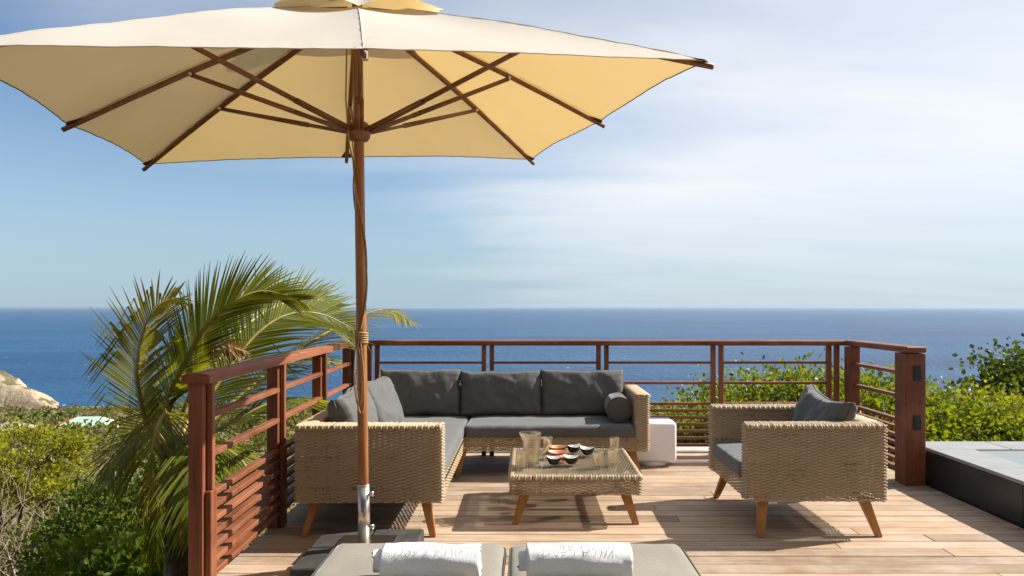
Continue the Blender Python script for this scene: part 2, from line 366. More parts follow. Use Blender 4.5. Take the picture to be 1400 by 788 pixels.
def pool_water():
    s = M('pool_water'); tcn = s.n('ShaderNodeTexCoord')
    n1 = s.n('ShaderNodeTexNoise', {'Vector': tcn.outputs['Object'], 'Scale': 5, 'Detail': 3})
    s.b.inputs['Base Color'].default_value = (.17, .21, .22, 1); s.b.inputs['Roughness'].default_value = .06; s.b.inputs['IOR'].default_value = 1.33
    s.bump(n1.outputs[0], .06, .03); return s.m
MAT['pool_water'] = pool_water()

# ------------------------------------------------------------------ the setting: sea, hillside, headland
SEA = -70.0; HAZE = 3.4e-5
def gz(x, y):
    dl = max(0, -1.7 - x); dr = max(0, x - 9.0); dyy = max(0, y - 6.6)
    k = 1 - .62 * sstep(30, 160, dyy)
    d = math.hypot((dl + dr) * k, dyy)
    z = -1.55 - .155 * min(d, 60) - .172 * min(140, max(0, d - 60)) - .118 * max(0, d - 200) - 1.1 * sstep(0, 3.5, dl)
    if d > 2: z += (noise.noise((x * .06, y * .06, 1)) * 1.4 + noise.noise((x * .015, y * .015, 5)) * 5 * sstep(20, 120, d)) * sstep(2, 20, d)
    return max(z, SEA - 4)
def spaced(lo, hi, n, p=2.6):
    a = np.linspace(-1, 1, n); a = np.sign(a) * np.abs(a) ** p
    return np.where(a < 0, -a * lo, a * hi)
gx = spaced(-900, 900, 150); gy = spaced(-120, 1000, 150) + 4
gv = [(x, y, gz(x, y)) for y in gy for x in gx]; nx = len(gx)
gf = [(j * nx + i, j * nx + i + 1, (j + 1) * nx + i + 1, (j + 1) * nx + i) for j in range(len(gy) - 1) for i in range(nx - 1)]
tag(mesh('ground', gv, gf, MAT['ground'], None, True), 'dry scrubby hillside falling away to the sea', 'ground', kind='structure')
S = 90000
tag(mesh('sea', [(-S, -S, SEA), (S, -S, SEA), (S, S, SEA), (-S, S, SEA)], [(0, 1, 2, 3)], MAT['sea']), 'deep blue sea reaching to the horizon', 'sea', kind='structure')
# headland on the left
hv, hf = [], []; NX, NY = 150, 90
for j in range(NY):
    for i in range(NX):
        x = -560 + 262 * i / (NX - 1); y = 395 + 220 * j / (NY - 1)
        end = -326 - (y - 475) * .62 + noise.noise((y * .03, 0, 3)) * 5
        e = (end - x)
        top = 30 * min(1, max(0, e) / 58) ** .8 + .22 * max(0, e - 50)
        yc = 475; w = 13 + .05 * max(0, e)
        face = sstep(-w * 1.0, 0, y - (yc - w * .5)) ; back = 1 - sstep(20, 75, y - yc)
        n = noise.fractal((x * .045, y * .045, 2), .85, 2.1, 6)
        z = SEA - 6 + ((top + 6) * face * back if e > 0 else -4) + n * 4.5 * sstep(-4, 12, e)
        z += abs(noise.noise((x * .16, y * .05, 8))) * -7 * face * (1 - face) * 4
        hv.append((x + n * 2, y + n * 4, z))
for j in range(NY - 1):
    for i in range(NX - 1): hf.append((j * NX + i, j * NX + i + 1, (j + 1) * NX + i + 1, (j + 1) * NX + i))
tag(mesh('headland', hv, hf, MAT['cliff'], None, True), 'pale rocky headland with scrub along its crest', 'headland', kind='structure')

# ------------------------------------------------------------------ deck
deck = thing('deck', 'weathered hardwood deck of boards running left to right', 'deck', (0.7, 3.2, 0)); deck['kind'] = 'structure'
PITCH = .118; row = 0; y = .25
rr = random.Random(3)
while y < 6.2:
    x = -1.56; xe = 3.008
    cuts = []
    L = rr.uniform(.7, 4.2)
    while x < xe:
        x2 = min(x + L, xe)
        if xe - x2 < .5: x2 = xe
        box('deck_board', ((x + x2) / 2, y + PITCH / 2, -.0125 + rr.uniform(-.0012, .0008)), (round(x2 - x - .003, 3), PITCH - .006, .025), MAT['deck'], deck, .0025)
        x = x2; L = rr.choice([2.6, 3.2, 3.9, 4.3]) + rr.uniform(-.1, .1)
    y += PITCH
DECK_END = y
for i in range(9):
    box('joist', (-1.45 + i * .55, (DECK_END + .25) / 2, -.1), (.045, DECK_END - .3, .14), MAT['paver'], deck, .002)
for i in range(4): box('joist', (-1.5 + i * 1.48, 3.2, -.28), (.09, 5.8, .2), MAT['paver'], deck, .002)
kerb = box('kerb', (.73, DECK_END + .10, -.16), (4.75, .19, .36), MAT['kerb'], None, .01)
tag(kerb, 'pale concrete kerb along the far edge of the deck', 'kerb', kind='structure')

# ------------------------------------------------------------------ railings
RT, RTH, RW = 1.04, .046, .125
def plank(name, a, b, w, h, mat, parent, bev=.003):
    a = Vector(a); b = Vector(b); d = b - a; L = d.length
    rot = d.to_track_quat('X', 'Z').to_euler()
    return box(name, (a + b) / 2, (round(L, 3), w, h), mat, parent, bev, rot)
MIDZ = (.838, .655); SLATZ = [.468 - .0625 * i for i in range(7)]
# far railing
FY = 6.17
far = thing('deck_railing', 'far dark wood railing behind the corner sofa, facing the sea', 'railing', (.7, FY, 0), 'wooden deck railings')
plank('top_rail', (-1.59, FY, RT - RTH / 2), (2.985, FY, RT - RTH / 2), RW, RTH, MAT['rail_x'], far, .008)
cx = [-1.385, -.35, .685, 1.72, 2.765]
for c in cx:
    for s in (-1, 1):
        if c == cx[0] and s == -1: w0 = .045
        box('post', (c + s * .036, FY, (RT - RTH) / 2 - .03), (.04, .042, RT - RTH + .06), MAT['rail_z'], far, .003)
edges = [-1.56] + cx + [2.90]
for k in range(len(edges) - 1):
    a, b = edges[k] + .057, edges[k + 1] - .057
    if b - a < .2: continue
    for z in MIDZ: plank('slat', (a, FY, z), (b, FY, z), .034, .022, MAT['rail_x'], far)
    for z in SLATZ: plank('slat', (a, FY, z), (b, FY, z), .034, .024, MAT['rail_x'], far)
# left railing (slightly out of square)
LA, LB = Vector((-1.497, 3.085)), Vector((-1.605, 6.17))
left = thing('deck_railing', 'left wood railing running beside the palm, sunlit on its inner side', 'railing', (LA.x, LA.y, 0), 'wooden deck railings')
ld = (LB - LA).normalized(); ang = math.atan2(ld.y, ld.x)
def lp(s, off=0, z=0):
    p = LA + ld * s; n = Vector((ld.y, -ld.x)); return Vector((p.x + n.x * off, p.y + n.y * off, z))
LL = (LB - LA).length
# arched handrail section
hv = []; prof = [(-.064, -.046), (.064, -.046), (.064, -.010), (.040, -.002), (0, .002), (-.040, -.002), (-.064, -.010)]
for s in (0.0, LL - .066):
    for (o, z) in prof: hv.append(lp(s, o, RT + z))
n = len(prof); hf = [tuple(range(n - 1, -1, -1)), tuple(range(n, 2 * n))] + [(i, (i + 1) % n, n + (i + 1) % n, n + i) for i in range(n)]
mesh('top_rail', [p - Vector((LA.x, LA.y, 0)) for p in hv], hf, MAT['rail_y'], left, loc=(LA.x, LA.y, 0))
ps = [.045, 1.08, 2.06, 3.03]
for s in ps:
    zt = RT - RTH
    box('post', lp(s, -.005, zt / 2 - .06), (.066, .068, zt + .12), MAT['rail_z'], left, .004, (0, 0, ang))
    box('post_cleat', lp(s + .012, .046, (zt + .5) / 2), (.030, .026, zt - .5), MAT['rail_z'], left, .003, (0, 0, ang))
    box('post_cleat', lp(s + .012, .046, .25), (.066, .028, .498), MAT['rail_z'], left, .003, (0, 0, ang))
pe = ps
for k in range(len(pe) - 1):
    a, b = pe[k] + .036, pe[k + 1] - .036
    for z in MIDZ + tuple(SLATZ):
        plank('slat', lp(a, .020, z), lp(b, .020, z), .044, .027, MAT['rail_x'], left)
# right railing with the stout post
RX = 2.915
right = thing('deck_railing', 'short right railing ending in a stout post with two black sockets', 'railing', (RX, 5.7, 0), 'wooden deck railings')
plank('top_rail', (RX, 5.10, RT - RTH / 2 + .003), (RX, FY - .066, RT - RTH / 2 + .003), .155, RTH, MAT['rail_x'], right, .008)
sp = box('post', (RX, 5.19, .495), (.152, .155, .992), MAT['rail_z'], right, .004)
for z in (.845, .475):
    o = box('socket_plate', (RX + .010, 5.108, z), (.060, .014, .112), MAT['black'], right, .004)
    box('socket_cover', (RX + .010, 5.0995, z - .004), (.048, .004, .088), MAT['black'], right, .0015)
box('post', (RX - .045, 6.02, .46), (.09, .11, 1.062), MAT['rail_z'], right, .004)
for z in MIDZ + tuple(SLATZ):
    plank('slat', (RX - .03, 5.27, z), (RX - .03, 5.963, z), .05, .026, MAT['rail_x'], right)
    plank('slat', (RX - .03, 6.077, z), (RX - .03, FY - .03, z), .05, .026, MAT['rail_x'], right)

# ------------------------------------------------------------------ raised pool
pool = thing('pool', 'raised pool edge with black tiled side and pale grey coping', 'pool', (5, 3, 0))
PXL, PZ, PYB = 3.022, .278, 5.40
box('basin', (5.9, 2.45, -.28), (5.70, 5.80, .94), MAT['tile'], pool, 0)
for k in range(9):
    y0 = 5.40 - .02 - k * .61
    box('wall_tile', (PXL + .012, y0 - .305, .118), (.022, .605, .266), MAT['tile'], pool, .002)
for k in range(10):
    box('coping_stone', (PXL + .16, 5.1 - .3 - k * .6 + (.0), PZ - .012), (.32, .596, .024), MAT['coping'], pool, .004)
for k in range(10):
    box('coping_stone', (PXL + .3 + k * .6, 5.25, PZ - .012 + .0), (.596, .296, .024), MAT['coping'], pool, .004)
mesh('water', [(PXL + .3, -.4, PZ - .003 - .006), (8.7, -.4, PZ - .009), (8.7, 5.1, PZ - .009), (PXL + .3, 5.1, PZ - .009)], [(0, 1, 2, 3)], MAT['pool_water'], pool)

# ------------------------------------------------------------------ wicker weaving (real strands)
ROW, STK = .0094, .0335
def rounded(poly, r, closed=True, n=4):
    P = [Vector(p) for p in poly]; o = []; m = len(P)
    for i in range(m):
        if not closed and i in (0, m - 1): o.append(P[i]); continue
        a, b, c = P[i - 1], P[i], P[(i + 1) % m]
        d1 = (a - b).normalized(); d2 = (c - b).normalized()
        for k in range(n + 1):
            t = k / n; o.append((b + d1 * r) * (1 - t) ** 2 + b * 2 * t * (1 - t) + (b + d2 * r) * t * t)
    return o
def weave(path, z0, z1, closed, amp=.0070, sub=4, seed=0):
    """rows of flattened strands woven in and out of upright stakes along a plan path"""
    P = np.array([(p[0], p[1]) for p in path], float)
    if closed: P = np.vstack([P, P[:1]])
    seg = np.hypot(*(P[1:] - P[:-1]).T); acc = np.concatenate([[0], np.cumsum(seg)]); L = acc[-1]
    ns = max(4, int(round(L / STK)));
    if closed and ns % 2: ns += 1
    m = ns * sub + (0 if closed else 1); t = np.arange(m) * (L / (ns * sub))
    x = np.interp(t, acc, P[:, 0]); y = np.interp(t, acc, P[:, 1])
    if closed: tx = np.roll(x, -1) - np.roll(x, 1); ty = np.roll(y, -1) - np.roll(y, 1)
    else: tx = np.gradient(x); ty = np.gradient(y)
    ln = np.hypot(tx, ty) + 1e-9; nxn, nyn = ty / ln, -tx / ln
    rg = np.random.default_rng(seed + int(L * 1000)); nr = max(2, int(round((z1 - z0) / ROW))); h = (z1 - z0) / nr
    V, Fc = [], []; base = 0
    for r_ in range(nr):
        zc = z0 + h * (r_ + .5); ph = math.pi * (r_ % 2)
        off = amp * np.cos(math.pi * t / (L / ns) + ph) + rg.normal(0, .0006, m)
        zj = zc + rg.normal(0, .0005, m) + .0010 * np.sin(t * 5 + r_ * .3)
        hw = h * .50
        for dz, dn in ((-hw, -.0030), (0, .0018), (hw, -.0030)):
            o = off + dn; V.append(np.stack([x + nxn * o, y + nyn * o, zj + dz], 1))
        i = np.arange(m if closed else m - 1); j = (i + 1) % m
        for q in range(2):
            Fc.append(np.stack([base + q * m + i, base + q * m + j, base + (q + 1) * m + j, base + (q + 1) * m + i], 1))
        base += 3 * m
    # stakes
    for k in range(ns if closed else ns + 1):
        c = (k * sub) % m; w = .0035
        p = np.array([x[c], y[c]]); tt = np.array([tx[c], ty[c]]) / ln[c]
        a = p - tt * w; b = p + tt * w
        V.append(np.array([(a[0], a[1], z0), (b[0], b[1], z0), (b[0], b[1], z1), (a[0], a[1], z1)]))
        Fc.append(np.array([[base, base + 1, base + 2, base + 3]])); base += 4
    return np.vstack(V), np.vstack(Fc)
def wraps(a, b, width, z, nrm, pitch=.0168, r=.0082):
    """strands laid side by side across a flat top of given width, curling over both edges"""
    a = Vector(a); b = Vector(b); d = (b - a); L = d.length; d.normalize(); n = Vector((nrm[0], nrm[1], 0)); k = max(2, int(L / pitch))
    V, Fc = [], []; base = 0; rg = random.Random(int(L * 977))
    prof = [(-width / 2 - .007, -.022), (-width / 2 - .009, -.010), (-width / 2 + .003, .002), (-width / 4, .005), (width / 4, .005), (width / 2 - .003, .002), (width / 2 + .009, -.010), (width / 2 + .007, -.022)]
    for i in range(k):
        s = (i + .5) * L / k; sk = rg.uniform(-.002, .002); lift = rg.uniform(-.0012, .0012) + (.0016 if i % 2 else 0)
        for (o, zz) in prof:
            c = a + d * (s + (.012 if width > .05 else .006) * (o / width) + sk * o / width * 2 + (.006 if zz < -.02 else 0)) + n * (o * (1.0 + (.03 if i % 2 else 0)))
            for dd, up in ((-r, -.005), (0, .003), (r, -.005)):
                out = Vector((0, 0, 1)) if zz > -.005 else n * (1 if o > 0 else -1)
                p = c + d * dd + out * (up + lift); V.append((p.x, p.y, z + zz + (up + lift if zz > -.005 else 0)))
        m = len(prof)
        for q in range(m - 1):
            for e in range(2):
                A = base + q * 3 + e; Fc.append((A, A + 1, A + 4, A + 3))
        base += m * 3
    return np.array(V), np.array(Fc)
def joinvf(*L):
    V, Fc, b = [], [], 0
    for v, f in L: V.append(v); Fc.append(f + b); b += len(v)
    return np.vstack(V), np.vstack(Fc)
def wmesh(name, vf, parent): return tag(mesh(name, vf[0], vf[1], MAT['wicker'], parent, True), kind='stuff')
def leg(name, top, bot, parent, w0=.062, w1=.036, d0=.05, d1=.034, yaw=0):
    top = Vector(top); bot = Vector(bot); v = []
    for p, w, d in ((top, w0, d0), (bot, w1, d1)):
        for sx, sy in ((-1, -1), (1, -1), (1, 1), (-1, 1)):
            q = Vector((sx * w / 2, sy * d / 2, 0)); q.rotate(Euler((0, 0, yaw))); v.append(p + q)
    bm = bmesh.new(); bv = [bm.verts.new(q) for q in v]
    for f in [(3, 2, 1, 0), (4, 5, 6, 7)] + [(i, (i + 1) % 4, 4 + (i + 1) % 4, 4 + i) for i in range(4)]: bm.faces.new([bv[i] for i in f])
    bmesh.ops.bevel(bm, geom=bm.edges[:], offset=.004, segments=2, affect='EDGES')
    bmesh.ops.recalc_face_normals(bm, faces=bm.faces[:])
    me = bpy.data.meshes.new(name); bm.to_mesh(me); bm.free(); me.materials.append(MAT['teak_z']); return link(name, me, parent)

# ------------------------------------------------------------------ cushions
def fbm(p, o=4): return noise.fractal(p, 1.0, 2.0, o)
def slab_cushion(name, lo, hi, mat, parent, dome=.012, seed=0, res=.022, r=.028, wr=.004, sag=None):
    """box cushion with rounded edges, piping-like rim, slight dome and wrinkles"""
    lo = Vector(lo); hi = Vector(hi); c = (lo + hi) / 2; h = (hi - lo) / 2
    bm = bmesh.new(); V = {}; P = []
    nx_, ny_, nz_ = [max(4, int(2 * q / res)) for q in h]
    nz_ = max(4, min(nz_, 6))
    def vert(i, j, k):
        key = (i, j, k)
        if key in V: return V[key]
        p = Vector(((2 * i / nx_ - 1), (2 * j / ny_ - 1), (2 * k / nz_ - 1)))
        q = Vector((p.x * h.x, p.y * h.y, p.z * h.z)); core = Vector((max(-h.x + r, min(h.x - r, q.x)), max(-h.y + r, min(h.y - r, q.y)), max(-h.z + r, min(h.z - r, q.z))))
        d = q - core
        if d.length > 1e-6: q = core + d.normalized() * min(r, d.length if d.length < r else r)
        e = (1 - p.x ** 4) * (1 - p.y ** 4)
        q.z += (dome * e if p.z > 0 else 0) * max(0, p.z)
        edge = 1 - min(1, min(h.x - abs(q.x), h.y - abs(q.y)) / .18)
        w = c + q
        nz = fbm((w.x * 5 + seed, w.y * 5, w.z * 5)) * wr + (abs(noise.noise((w.x * 14 + seed, w.y * 9, 3))) - .2) * -wr * 1.3 * max(0, edge)
        q.z += nz * (1 if p.z > 0 else .3); q.x += noise.noise((w.y * 4, w.z * 9, seed)) * .004; q.y += noise.noise((w.x * 4, w.z * 9, seed + 4)) * .004
        if sag: q.z += sag(c.x + q.x, c.y + q.y) * (1 if p.z > 0 else 0)
        V[key] = bm.verts.new(c + q); return V[key]
    for i in range(nx_):
        for j in range(ny_):
            bm.faces.new((vert(i, j, 0), vert(i, j + 1, 0), vert(i + 1, j + 1, 0), vert(i + 1, j, 0)))
            bm.faces.new((vert(i, j, nz_), vert(i + 1, j, nz_), vert(i + 1, j + 1, nz_), vert(i, j + 1, nz_)))
    for i in range(nx_):
        for k in range(nz_):
            bm.faces.new((vert(i, 0, k), vert(i + 1, 0, k), vert(i + 1, 0, k + 1), vert(i, 0, k + 1)))
            bm.faces.new((vert(i, ny_, k), vert(i, ny_, k + 1), vert(i + 1, ny_, k + 1), vert(i + 1, ny_, k)))
    for j in range(ny_):
        for k in range(nz_):
            bm.faces.new((vert(0, j, k), vert(0, j, k + 1), vert(0, j + 1, k + 1), vert(0, j + 1, k)))
            bm.faces.new((vert(nx_, j, k), vert(nx_, j + 1, k), vert(nx_, j + 1, k + 1), vert(nx_, j, k + 1)))
    me = bpy.data.meshes.new(name); bm.to_mesh(me); bm.free(); me.materials.append(mat)
    me.polygons.foreach_set('use_smooth', [True] * len(me.polygons)); return link(name, me, parent)
def pillow(name, w, h, t, mat, parent, mtx, seed=0, n=44, edge=.35, sag=0.0, piping=True, wr=1.6):
    """back pillow: local x width, z height, y thickness (front = -y)"""
    v, f = [], []; m = int(n * h / w) + 6
    for s in (-1, 1):
        for j in range(m + 1):
            for i in range(n + 1):
                u = 2 * i / n - 1; q = 2 * j / m - 1
                puff = ((1 - abs(u) ** 3.2) * (1 - abs(q) ** 3.2)) ** .5
                pin = 1 - .035 * (1 - abs(q) ** 2) * abs(u) ** 6; pin2 = 1 - .05 * (1 - abs(u) ** 2) * abs(q) ** 6
                x = u * w / 2 * pin; z = q * h / 2 * pin2
                th = t / 2 * (edge * (1 if max(abs(u), abs(q)) < .985 else .55) + (1 - edge) * puff)
                rim = max(abs(u), abs(q)) ** 3
                # gathers that run in from the seams, deeper near the side edges
                g1 = math.sin(z * 95 + 6 * noise.noise((x * 5, z * 6, seed))) * abs(u) ** 5 * (.35 + .65 * abs(noise.noise((z * 7, seed, 2))))
                g2 = math.sin(x * 80 + 6 * noise.noise((x * 6, z * 5, seed + 3))) * abs(q) ** 6 * abs(noise.noise((x * 6, seed, 9))) * 1.4
                wv = fbm((x * 6 + seed, z * 6, s * 3.0), 4) * .010 + (abs(noise.noise((x * 3.5 + z * 3 + seed, z * 5, 7))) ** .7) * -.012
                th += wr * (.0042 * g1 + .0035 * g2 + wv * (1 - rim * .6))
                z += -sag * (1 - u * u) * (q + 1) / 2 + noise.noise((u * 2.3, seed, q)) * .012 * wr
                x += noise.noise((q * 2.1, seed + 5, u)) * .008 * wr
                v.append(mtx @ Vector((x, s * th, z)))
    N = (m + 1) * (n + 1); W_ = n + 1
    for j in range(m):
        for i in range(n):
            a = j * W_ + i; f.append((a, a + 1, a + W_ + 1, a + W_)); a += N; f.append((a, a + W_, a + W_ + 1, a + 1))
    ring = [i for i in range(n + 1)] + [j * W_ + n for j in range(1, m + 1)] + [m * W_ + i for i in range(n - 1, -1, -1)] + [j * W_ for j in range(m - 1, 0, -1)]
    for k in range(len(ring)):
        a, b = ring[k], ring[(k + 1) % len(ring)]; f.append((b, a, a + N, b + N))
    o = mesh(name, v, f, mat, parent, True)
    if piping:
        pts = [(Vector(v[k]) + Vector(v[k + N])) / 2 for k in ring]
        ctr = sum(pts, Vector()) / len(pts); pts = [p + (p - ctr).normalized() * .003 for p in pts]
        tube('piping', pts, .0042, mat, o, 5, True)
    return o
def place(loc, yaw=0, tilt=0, roll=0):
    return Matrix.Translation(loc) @ Matrix.Rotation(yaw, 4, 'Z') @ Matrix.Rotation(tilt, 4, 'X') @ Matrix.Rotation(roll, 4, 'Y')

# ------------------------------------------------------------------ corner sofa
sofa = thing('corner_sofa', 'L-shaped beige wicker corner sofa with charcoal cushions', 'sofa', (-.2, 5, 0))
SX0, SX1, SY0, SY1 = -1.346, .963, 3.95, 6.11
AT = .105; ZB, ZT = .205, .652; LX = -.487; BY = 5.35
plan = [(SX0, SY0), (LX, SY0), (LX, SY0 + AT), (SX0 + AT, SY0 + AT), (SX0 + AT, SY1 - AT), (SX1 - AT, SY1 - AT), (SX1 - AT, BY), (SX1, BY), (SX1, SY1), (SX0, SY1)]
wmesh('wicker_shell', weave(rounded(plan, .018), ZB, ZT, True), sofa)
h = AT / 2
tops = joinvf(wraps((SX0 + .01, SY0 + h, 0), (LX - .004, SY0 + h, 0), AT, ZT, (0, 1)), wraps((SX0 + h, SY0 + AT, 0), (SX0 + h, SY1 - AT, 0), AT, ZT, (1, 0)),
              wraps((SX0 + .01, SY1 - h, 0), (SX1 - .004, SY1 - h, 0), AT, ZT, (0, 1)), wraps((SX1 - h, BY + .004, 0), (SX1 - h, SY1 - AT, 0), AT, ZT, (1, 0)))
wmesh('wicker_rim', tops, sofa)
wmesh('wicker_apron', joinvf(weave([(LX - .012, SY0 + AT), (LX - .012, BY + .02)], ZB, .318, False), weave([(LX - .012, BY + .012), (SX1 - AT, BY + .012)], ZB, .318, False)), sofa)
box('seat_base', (-.86, 5.0, .30), (.74, 1.88, .016), MAT['black'], sofa, .002)
box('seat_base', (.19, 5.68, .30), (1.32, .62, .016), MAT['black'], sofa, .002)
box('frame_bar', (-.9165, SY0 + h, .213), (.82, .03, .014), MAT['black'], sofa, .002)
for (tx, ty, bx, by) in [(-1.24, 4.06, -1.30, 3.99), (-.60, 4.05, -.545, 3.985), (-.50, 5.42, -.545, 5.375), (.83, 5.43, .89, 5.37), (-1.25, 6.0, -1.29, 6.05), (.86, 6.0, .90, 6.05)]:
    leg('leg', (tx, ty, ZB + .012), (bx, by, 0), sofa)
slab_cushion('seat_cushion', (SX0 + AT + .005, SY0 + AT + .005, .31), (LX - .004, 6.0, .405), MAT['seat'], sofa, .012, 3, wr=.006)
slab_cushion('seat_cushion', (LX + .002, BY - .004, .31), (SX1 - AT - .005, 6.0, .405), MAT['seat'], sofa, .012, 9, wr=.006)
TL = R(-13)
for k, (xc, w, hh, ya, sd) in enumerate([(-.92, .70, .40, -.02, 1), (-.222, .70, .385, .01, 5), (.485, .71, .395, .02, 8)]):
    pillow('back_cushion', w, hh, .20, MAT['cushion'], sofa, place((xc, 5.885, .595 + (hh - .385) * .5), R(ya * 50), TL), sd)
for k, (yc, w, hh, sd, yaw, ti, xx) in enumerate([(4.46, .66, .40, 12, 91, -17, -1.115), (5.13, .68, .41, 17, 88, -20, -1.10)]):
    pillow('back_cushion', w, hh, .21, MAT['cushion'], sofa, place((xx, yc, .595), R(yaw), R(ti), R(2 if k else -2)), sd)
# bolster
bv, bf = [], []; n = 26; prof = [(0, .0), (.05, -.004), (.085, 0), (.098, .008), (.104, .02), (.105, .06), (.104, .12), (.105, .2), (.104, .28), (.098, .31), (.085, .318), (.05, .322), (0, .32)]
for (r_, yy) in prof:
    for k in range(n):
        a = 2 * math.pi * k / n; q = r_ * (1 + .03 * noise.noise((math.cos(a) * 2, math.sin(a) * 2, yy * 8)))
        bv.append((.742 + q * math.cos(a) + yy * .05, 5.46 + yy, .518 + q * math.sin(a)))
for i in range(len(prof) - 1):
    for k in range(n): bf.append((i * n + k, i * n + (k + 1) % n, (i + 1) * n + (k + 1) % n, (i + 1) * n + k))
bo = mesh('bolster', bv, bf, MAT['cushion'], sofa, True)
tube('piping', [(.742 + .001 + .100 * math.cos(a), 5.466, .518 + .100 * math.sin(a)) for a in [2 * math.pi * k / 30 for k in range(30)]], .0035, MAT['cushion'], bo, 5, True)

# ------------------------------------------------------------------ armchair
ch = thing('armchair', 'beige wicker armchair with charcoal cushions, facing left beside the railing', 'armchair', (1.69, 4.4, 0))
AX0, AX1, AY0, AY1 = 1.285, 2.105, 3.98, 4.825
plan = [(AX0, AY0), (AX1, AY0), (AX1, AY1), (AX0, AY1), (AX0, AY1 - AT), (AX1 - AT, AY1 - AT), (AX1 - AT, AY0 + AT), (AX0, AY0 + AT)]
wmesh('wicker_shell', weave(rounded(plan, .018), ZB, ZT, True), ch)
wmesh('wicker_rim', joinvf(wraps((AX0 + .004, AY0 + h, 0), (AX1 - .004, AY0 + h, 0), AT, ZT, (0, 1)), wraps((AX0 + .004, AY1 - h, 0), (AX1 - .004, AY1 - h, 0), AT, ZT, (0, 1)),
                           wraps((AX1 - h, AY0 + AT, 0), (AX1 - h, AY1 - AT, 0), AT, ZT, (1, 0))), ch)
wmesh('wicker_apron', weave([(AX0 + .012, AY1 - AT), (AX0 + .012, AY0 + AT)], ZB, .318, False), ch)
box('seat_base', (1.64, 4.40, .30), (.68, .62, .016), MAT['black'], ch, .002)
for (tx, ty, bx, by) in [(1.40, 4.05, 1.365, 3.985), (1.99, 4.05, 2.055, 3.985), (1.40, 4.74, 1.33, 4.80), (1.99, 4.74, 2.055, 4.80)]:
    leg('leg', (tx, ty, ZB + .012), (bx, by, 0), ch)
slab_cushion('seat_cushion', (AX0 - .012, AY0 + AT + .004, .31), (AX1 - AT - .006, AY1 - AT - .004, .408), MAT['seat'], ch, .012, 21, wr=.004)
pillow('back_cushion', .62, .43, .20, MAT['cushion'], ch, place((1.885, 4.40, .585), R(-90), R(-20), R(4)), 31, sag=.035)

# ------------------------------------------------------------------ coffee table
tb = thing('coffee_table', 'low square wicker coffee table with glass top in front of the sofa', 'table', (.3, 4.6, 0))
TX0, TX1, TY0, TY1, TZ0, TZ1 = -.103, .708, 4.185, 4.995, .188, .300
wmesh('wicker_side', weave(rounded([(TX0, TY0), (TX1, TY0), (TX1, TY1), (TX0, TY1)], .02), TZ0, TZ1, True, seed=5), tb)
tv = []
k = 0
V, Fc = weave([(0, 0), (TY1 - TY0 - .01, 0)], 0, TX1 - TX0 - .01, False, amp=.0055, seed=8)
V2 = np.stack([TX0 + .005 + V[:, 2], TY0 + .005 + V[:, 0], TZ1 - .002 + V[:, 1]], 1)
wmesh('wicker_top', (V2, Fc), tb)
V, Fc = joinvf(wraps((TX0, TY0 + .012, 0), (TX1, TY0 + .012, 0), .026, TZ1, (0, 1)), wraps((TX0, TY1 - .012, 0), (TX1, TY1 - .012, 0), .026, TZ1, (0, 1)),
               wraps((TX0 + .012, TY0, 0), (TX0 + .012, TY1, 0), .026, TZ1, (1, 0)), wraps((TX1 - .012, TY0, 0), (TX1 - .012, TY1, 0), .026, TZ1, (1, 0)))
wmesh('wicker_rim', (V, Fc), tb)
GT = TZ1 + .0155
box('glass_top', ((TX0 + TX1) / 2, (TY0 + TY1) / 2, GT - .0035), (TX1 - TX0 - .012, TY1 - TY0 - .012, .007), MAT['table_glass'], tb, .0015)
for sx in (-1, 1):
    for sy in (-1, 1):
        cxx, cyy = (TX0 + TX1) / 2, (TY0 + TY1) / 2
        leg('leg', (cxx + sx * .305, cyy + sy * .31, TZ0 + .012), (cxx + sx * .372, cyy + sy * .375, 0), tb, .07, .04, .05, .036)
plank('brace', (cxx - .30, cyy, TZ0 + .02), (cxx + .30, cyy, TZ0 + .02), .03, .015, MAT['black'], tb)

# ------------------------------------------------------------------ things on the table
def ribbed(r0, r1, h_, ribs, wall=.0028):
    o, i_ = [], []
    N = ribs * 4 + 4
    for k in range(N + 1):
        t = k / N; r_ = r0 + (r1 - r0) * t
        rib = .0022 * math.sin(t * ribs * 2 * math.pi) if t < .82 else 0
        o.append((r_ + rib, h_ * t)); i_.append((r_ - wall + rib * .6, max(.006, h_ * t)))
    return [(.001, 0)] + o + i_[::-1] + [(.001, .006)]
def tumbler(px, D, label):
    c = Vector(((px - PX) * D / F, D, GT + .0006))
    return tag(lathe('tumbler', ribbed(.029, .036, .094, 6), c, MAT['glass'], None, 26), label, 'glass', 'ribbed glass tumblers on the table')
tumbler(713, 4.34, 'ribbed glass tumbler at the front left corner, in front of the pitcher')
tumbler(749, 4.88, 'ribbed glass tumbler standing behind the pitcher handle')
tumbler(818, 4.38, 'ribbed glass tumbler right of the bowls, left of the front right pair')
tumbler(838, 4.46, 'ribbed glass tumbler at the right, nearest of the two in line')
tumbler(840, 4.86, 'ribbed glass tumbler at the back right edge of the table')
pit = thing('pitcher', 'ribbed clear glass pitcher with curved handle on the coffee table', 'pitcher', ((727 - PX) * 4.45 / F, 4.45, GT + .0006))
pc = pit.location
def spout(r_, z, a):
    if z > .14 and math.cos(a - math.pi) > .55:
        k = (math.cos(a - math.pi) - .55) / .45; e = sstep(.14, .205, z); return r_ + .022 * k * k * e, z + .004 * k * e
    return r_, z
lathe('jug', ribbed(.046, .062, .205, 13, .0032), pc, MAT['glass'], pit, 36, spout)
tube('handle', catmull([pc + Vector(q) for q in [(.058, 0, .170), (.090, 0, .168), (.112, 0, .145), (.108, 0, .115), (.085, 0, .085), (.056, 0, .060)]], 6), .0082, MAT['handle_glass'], pit, 10)
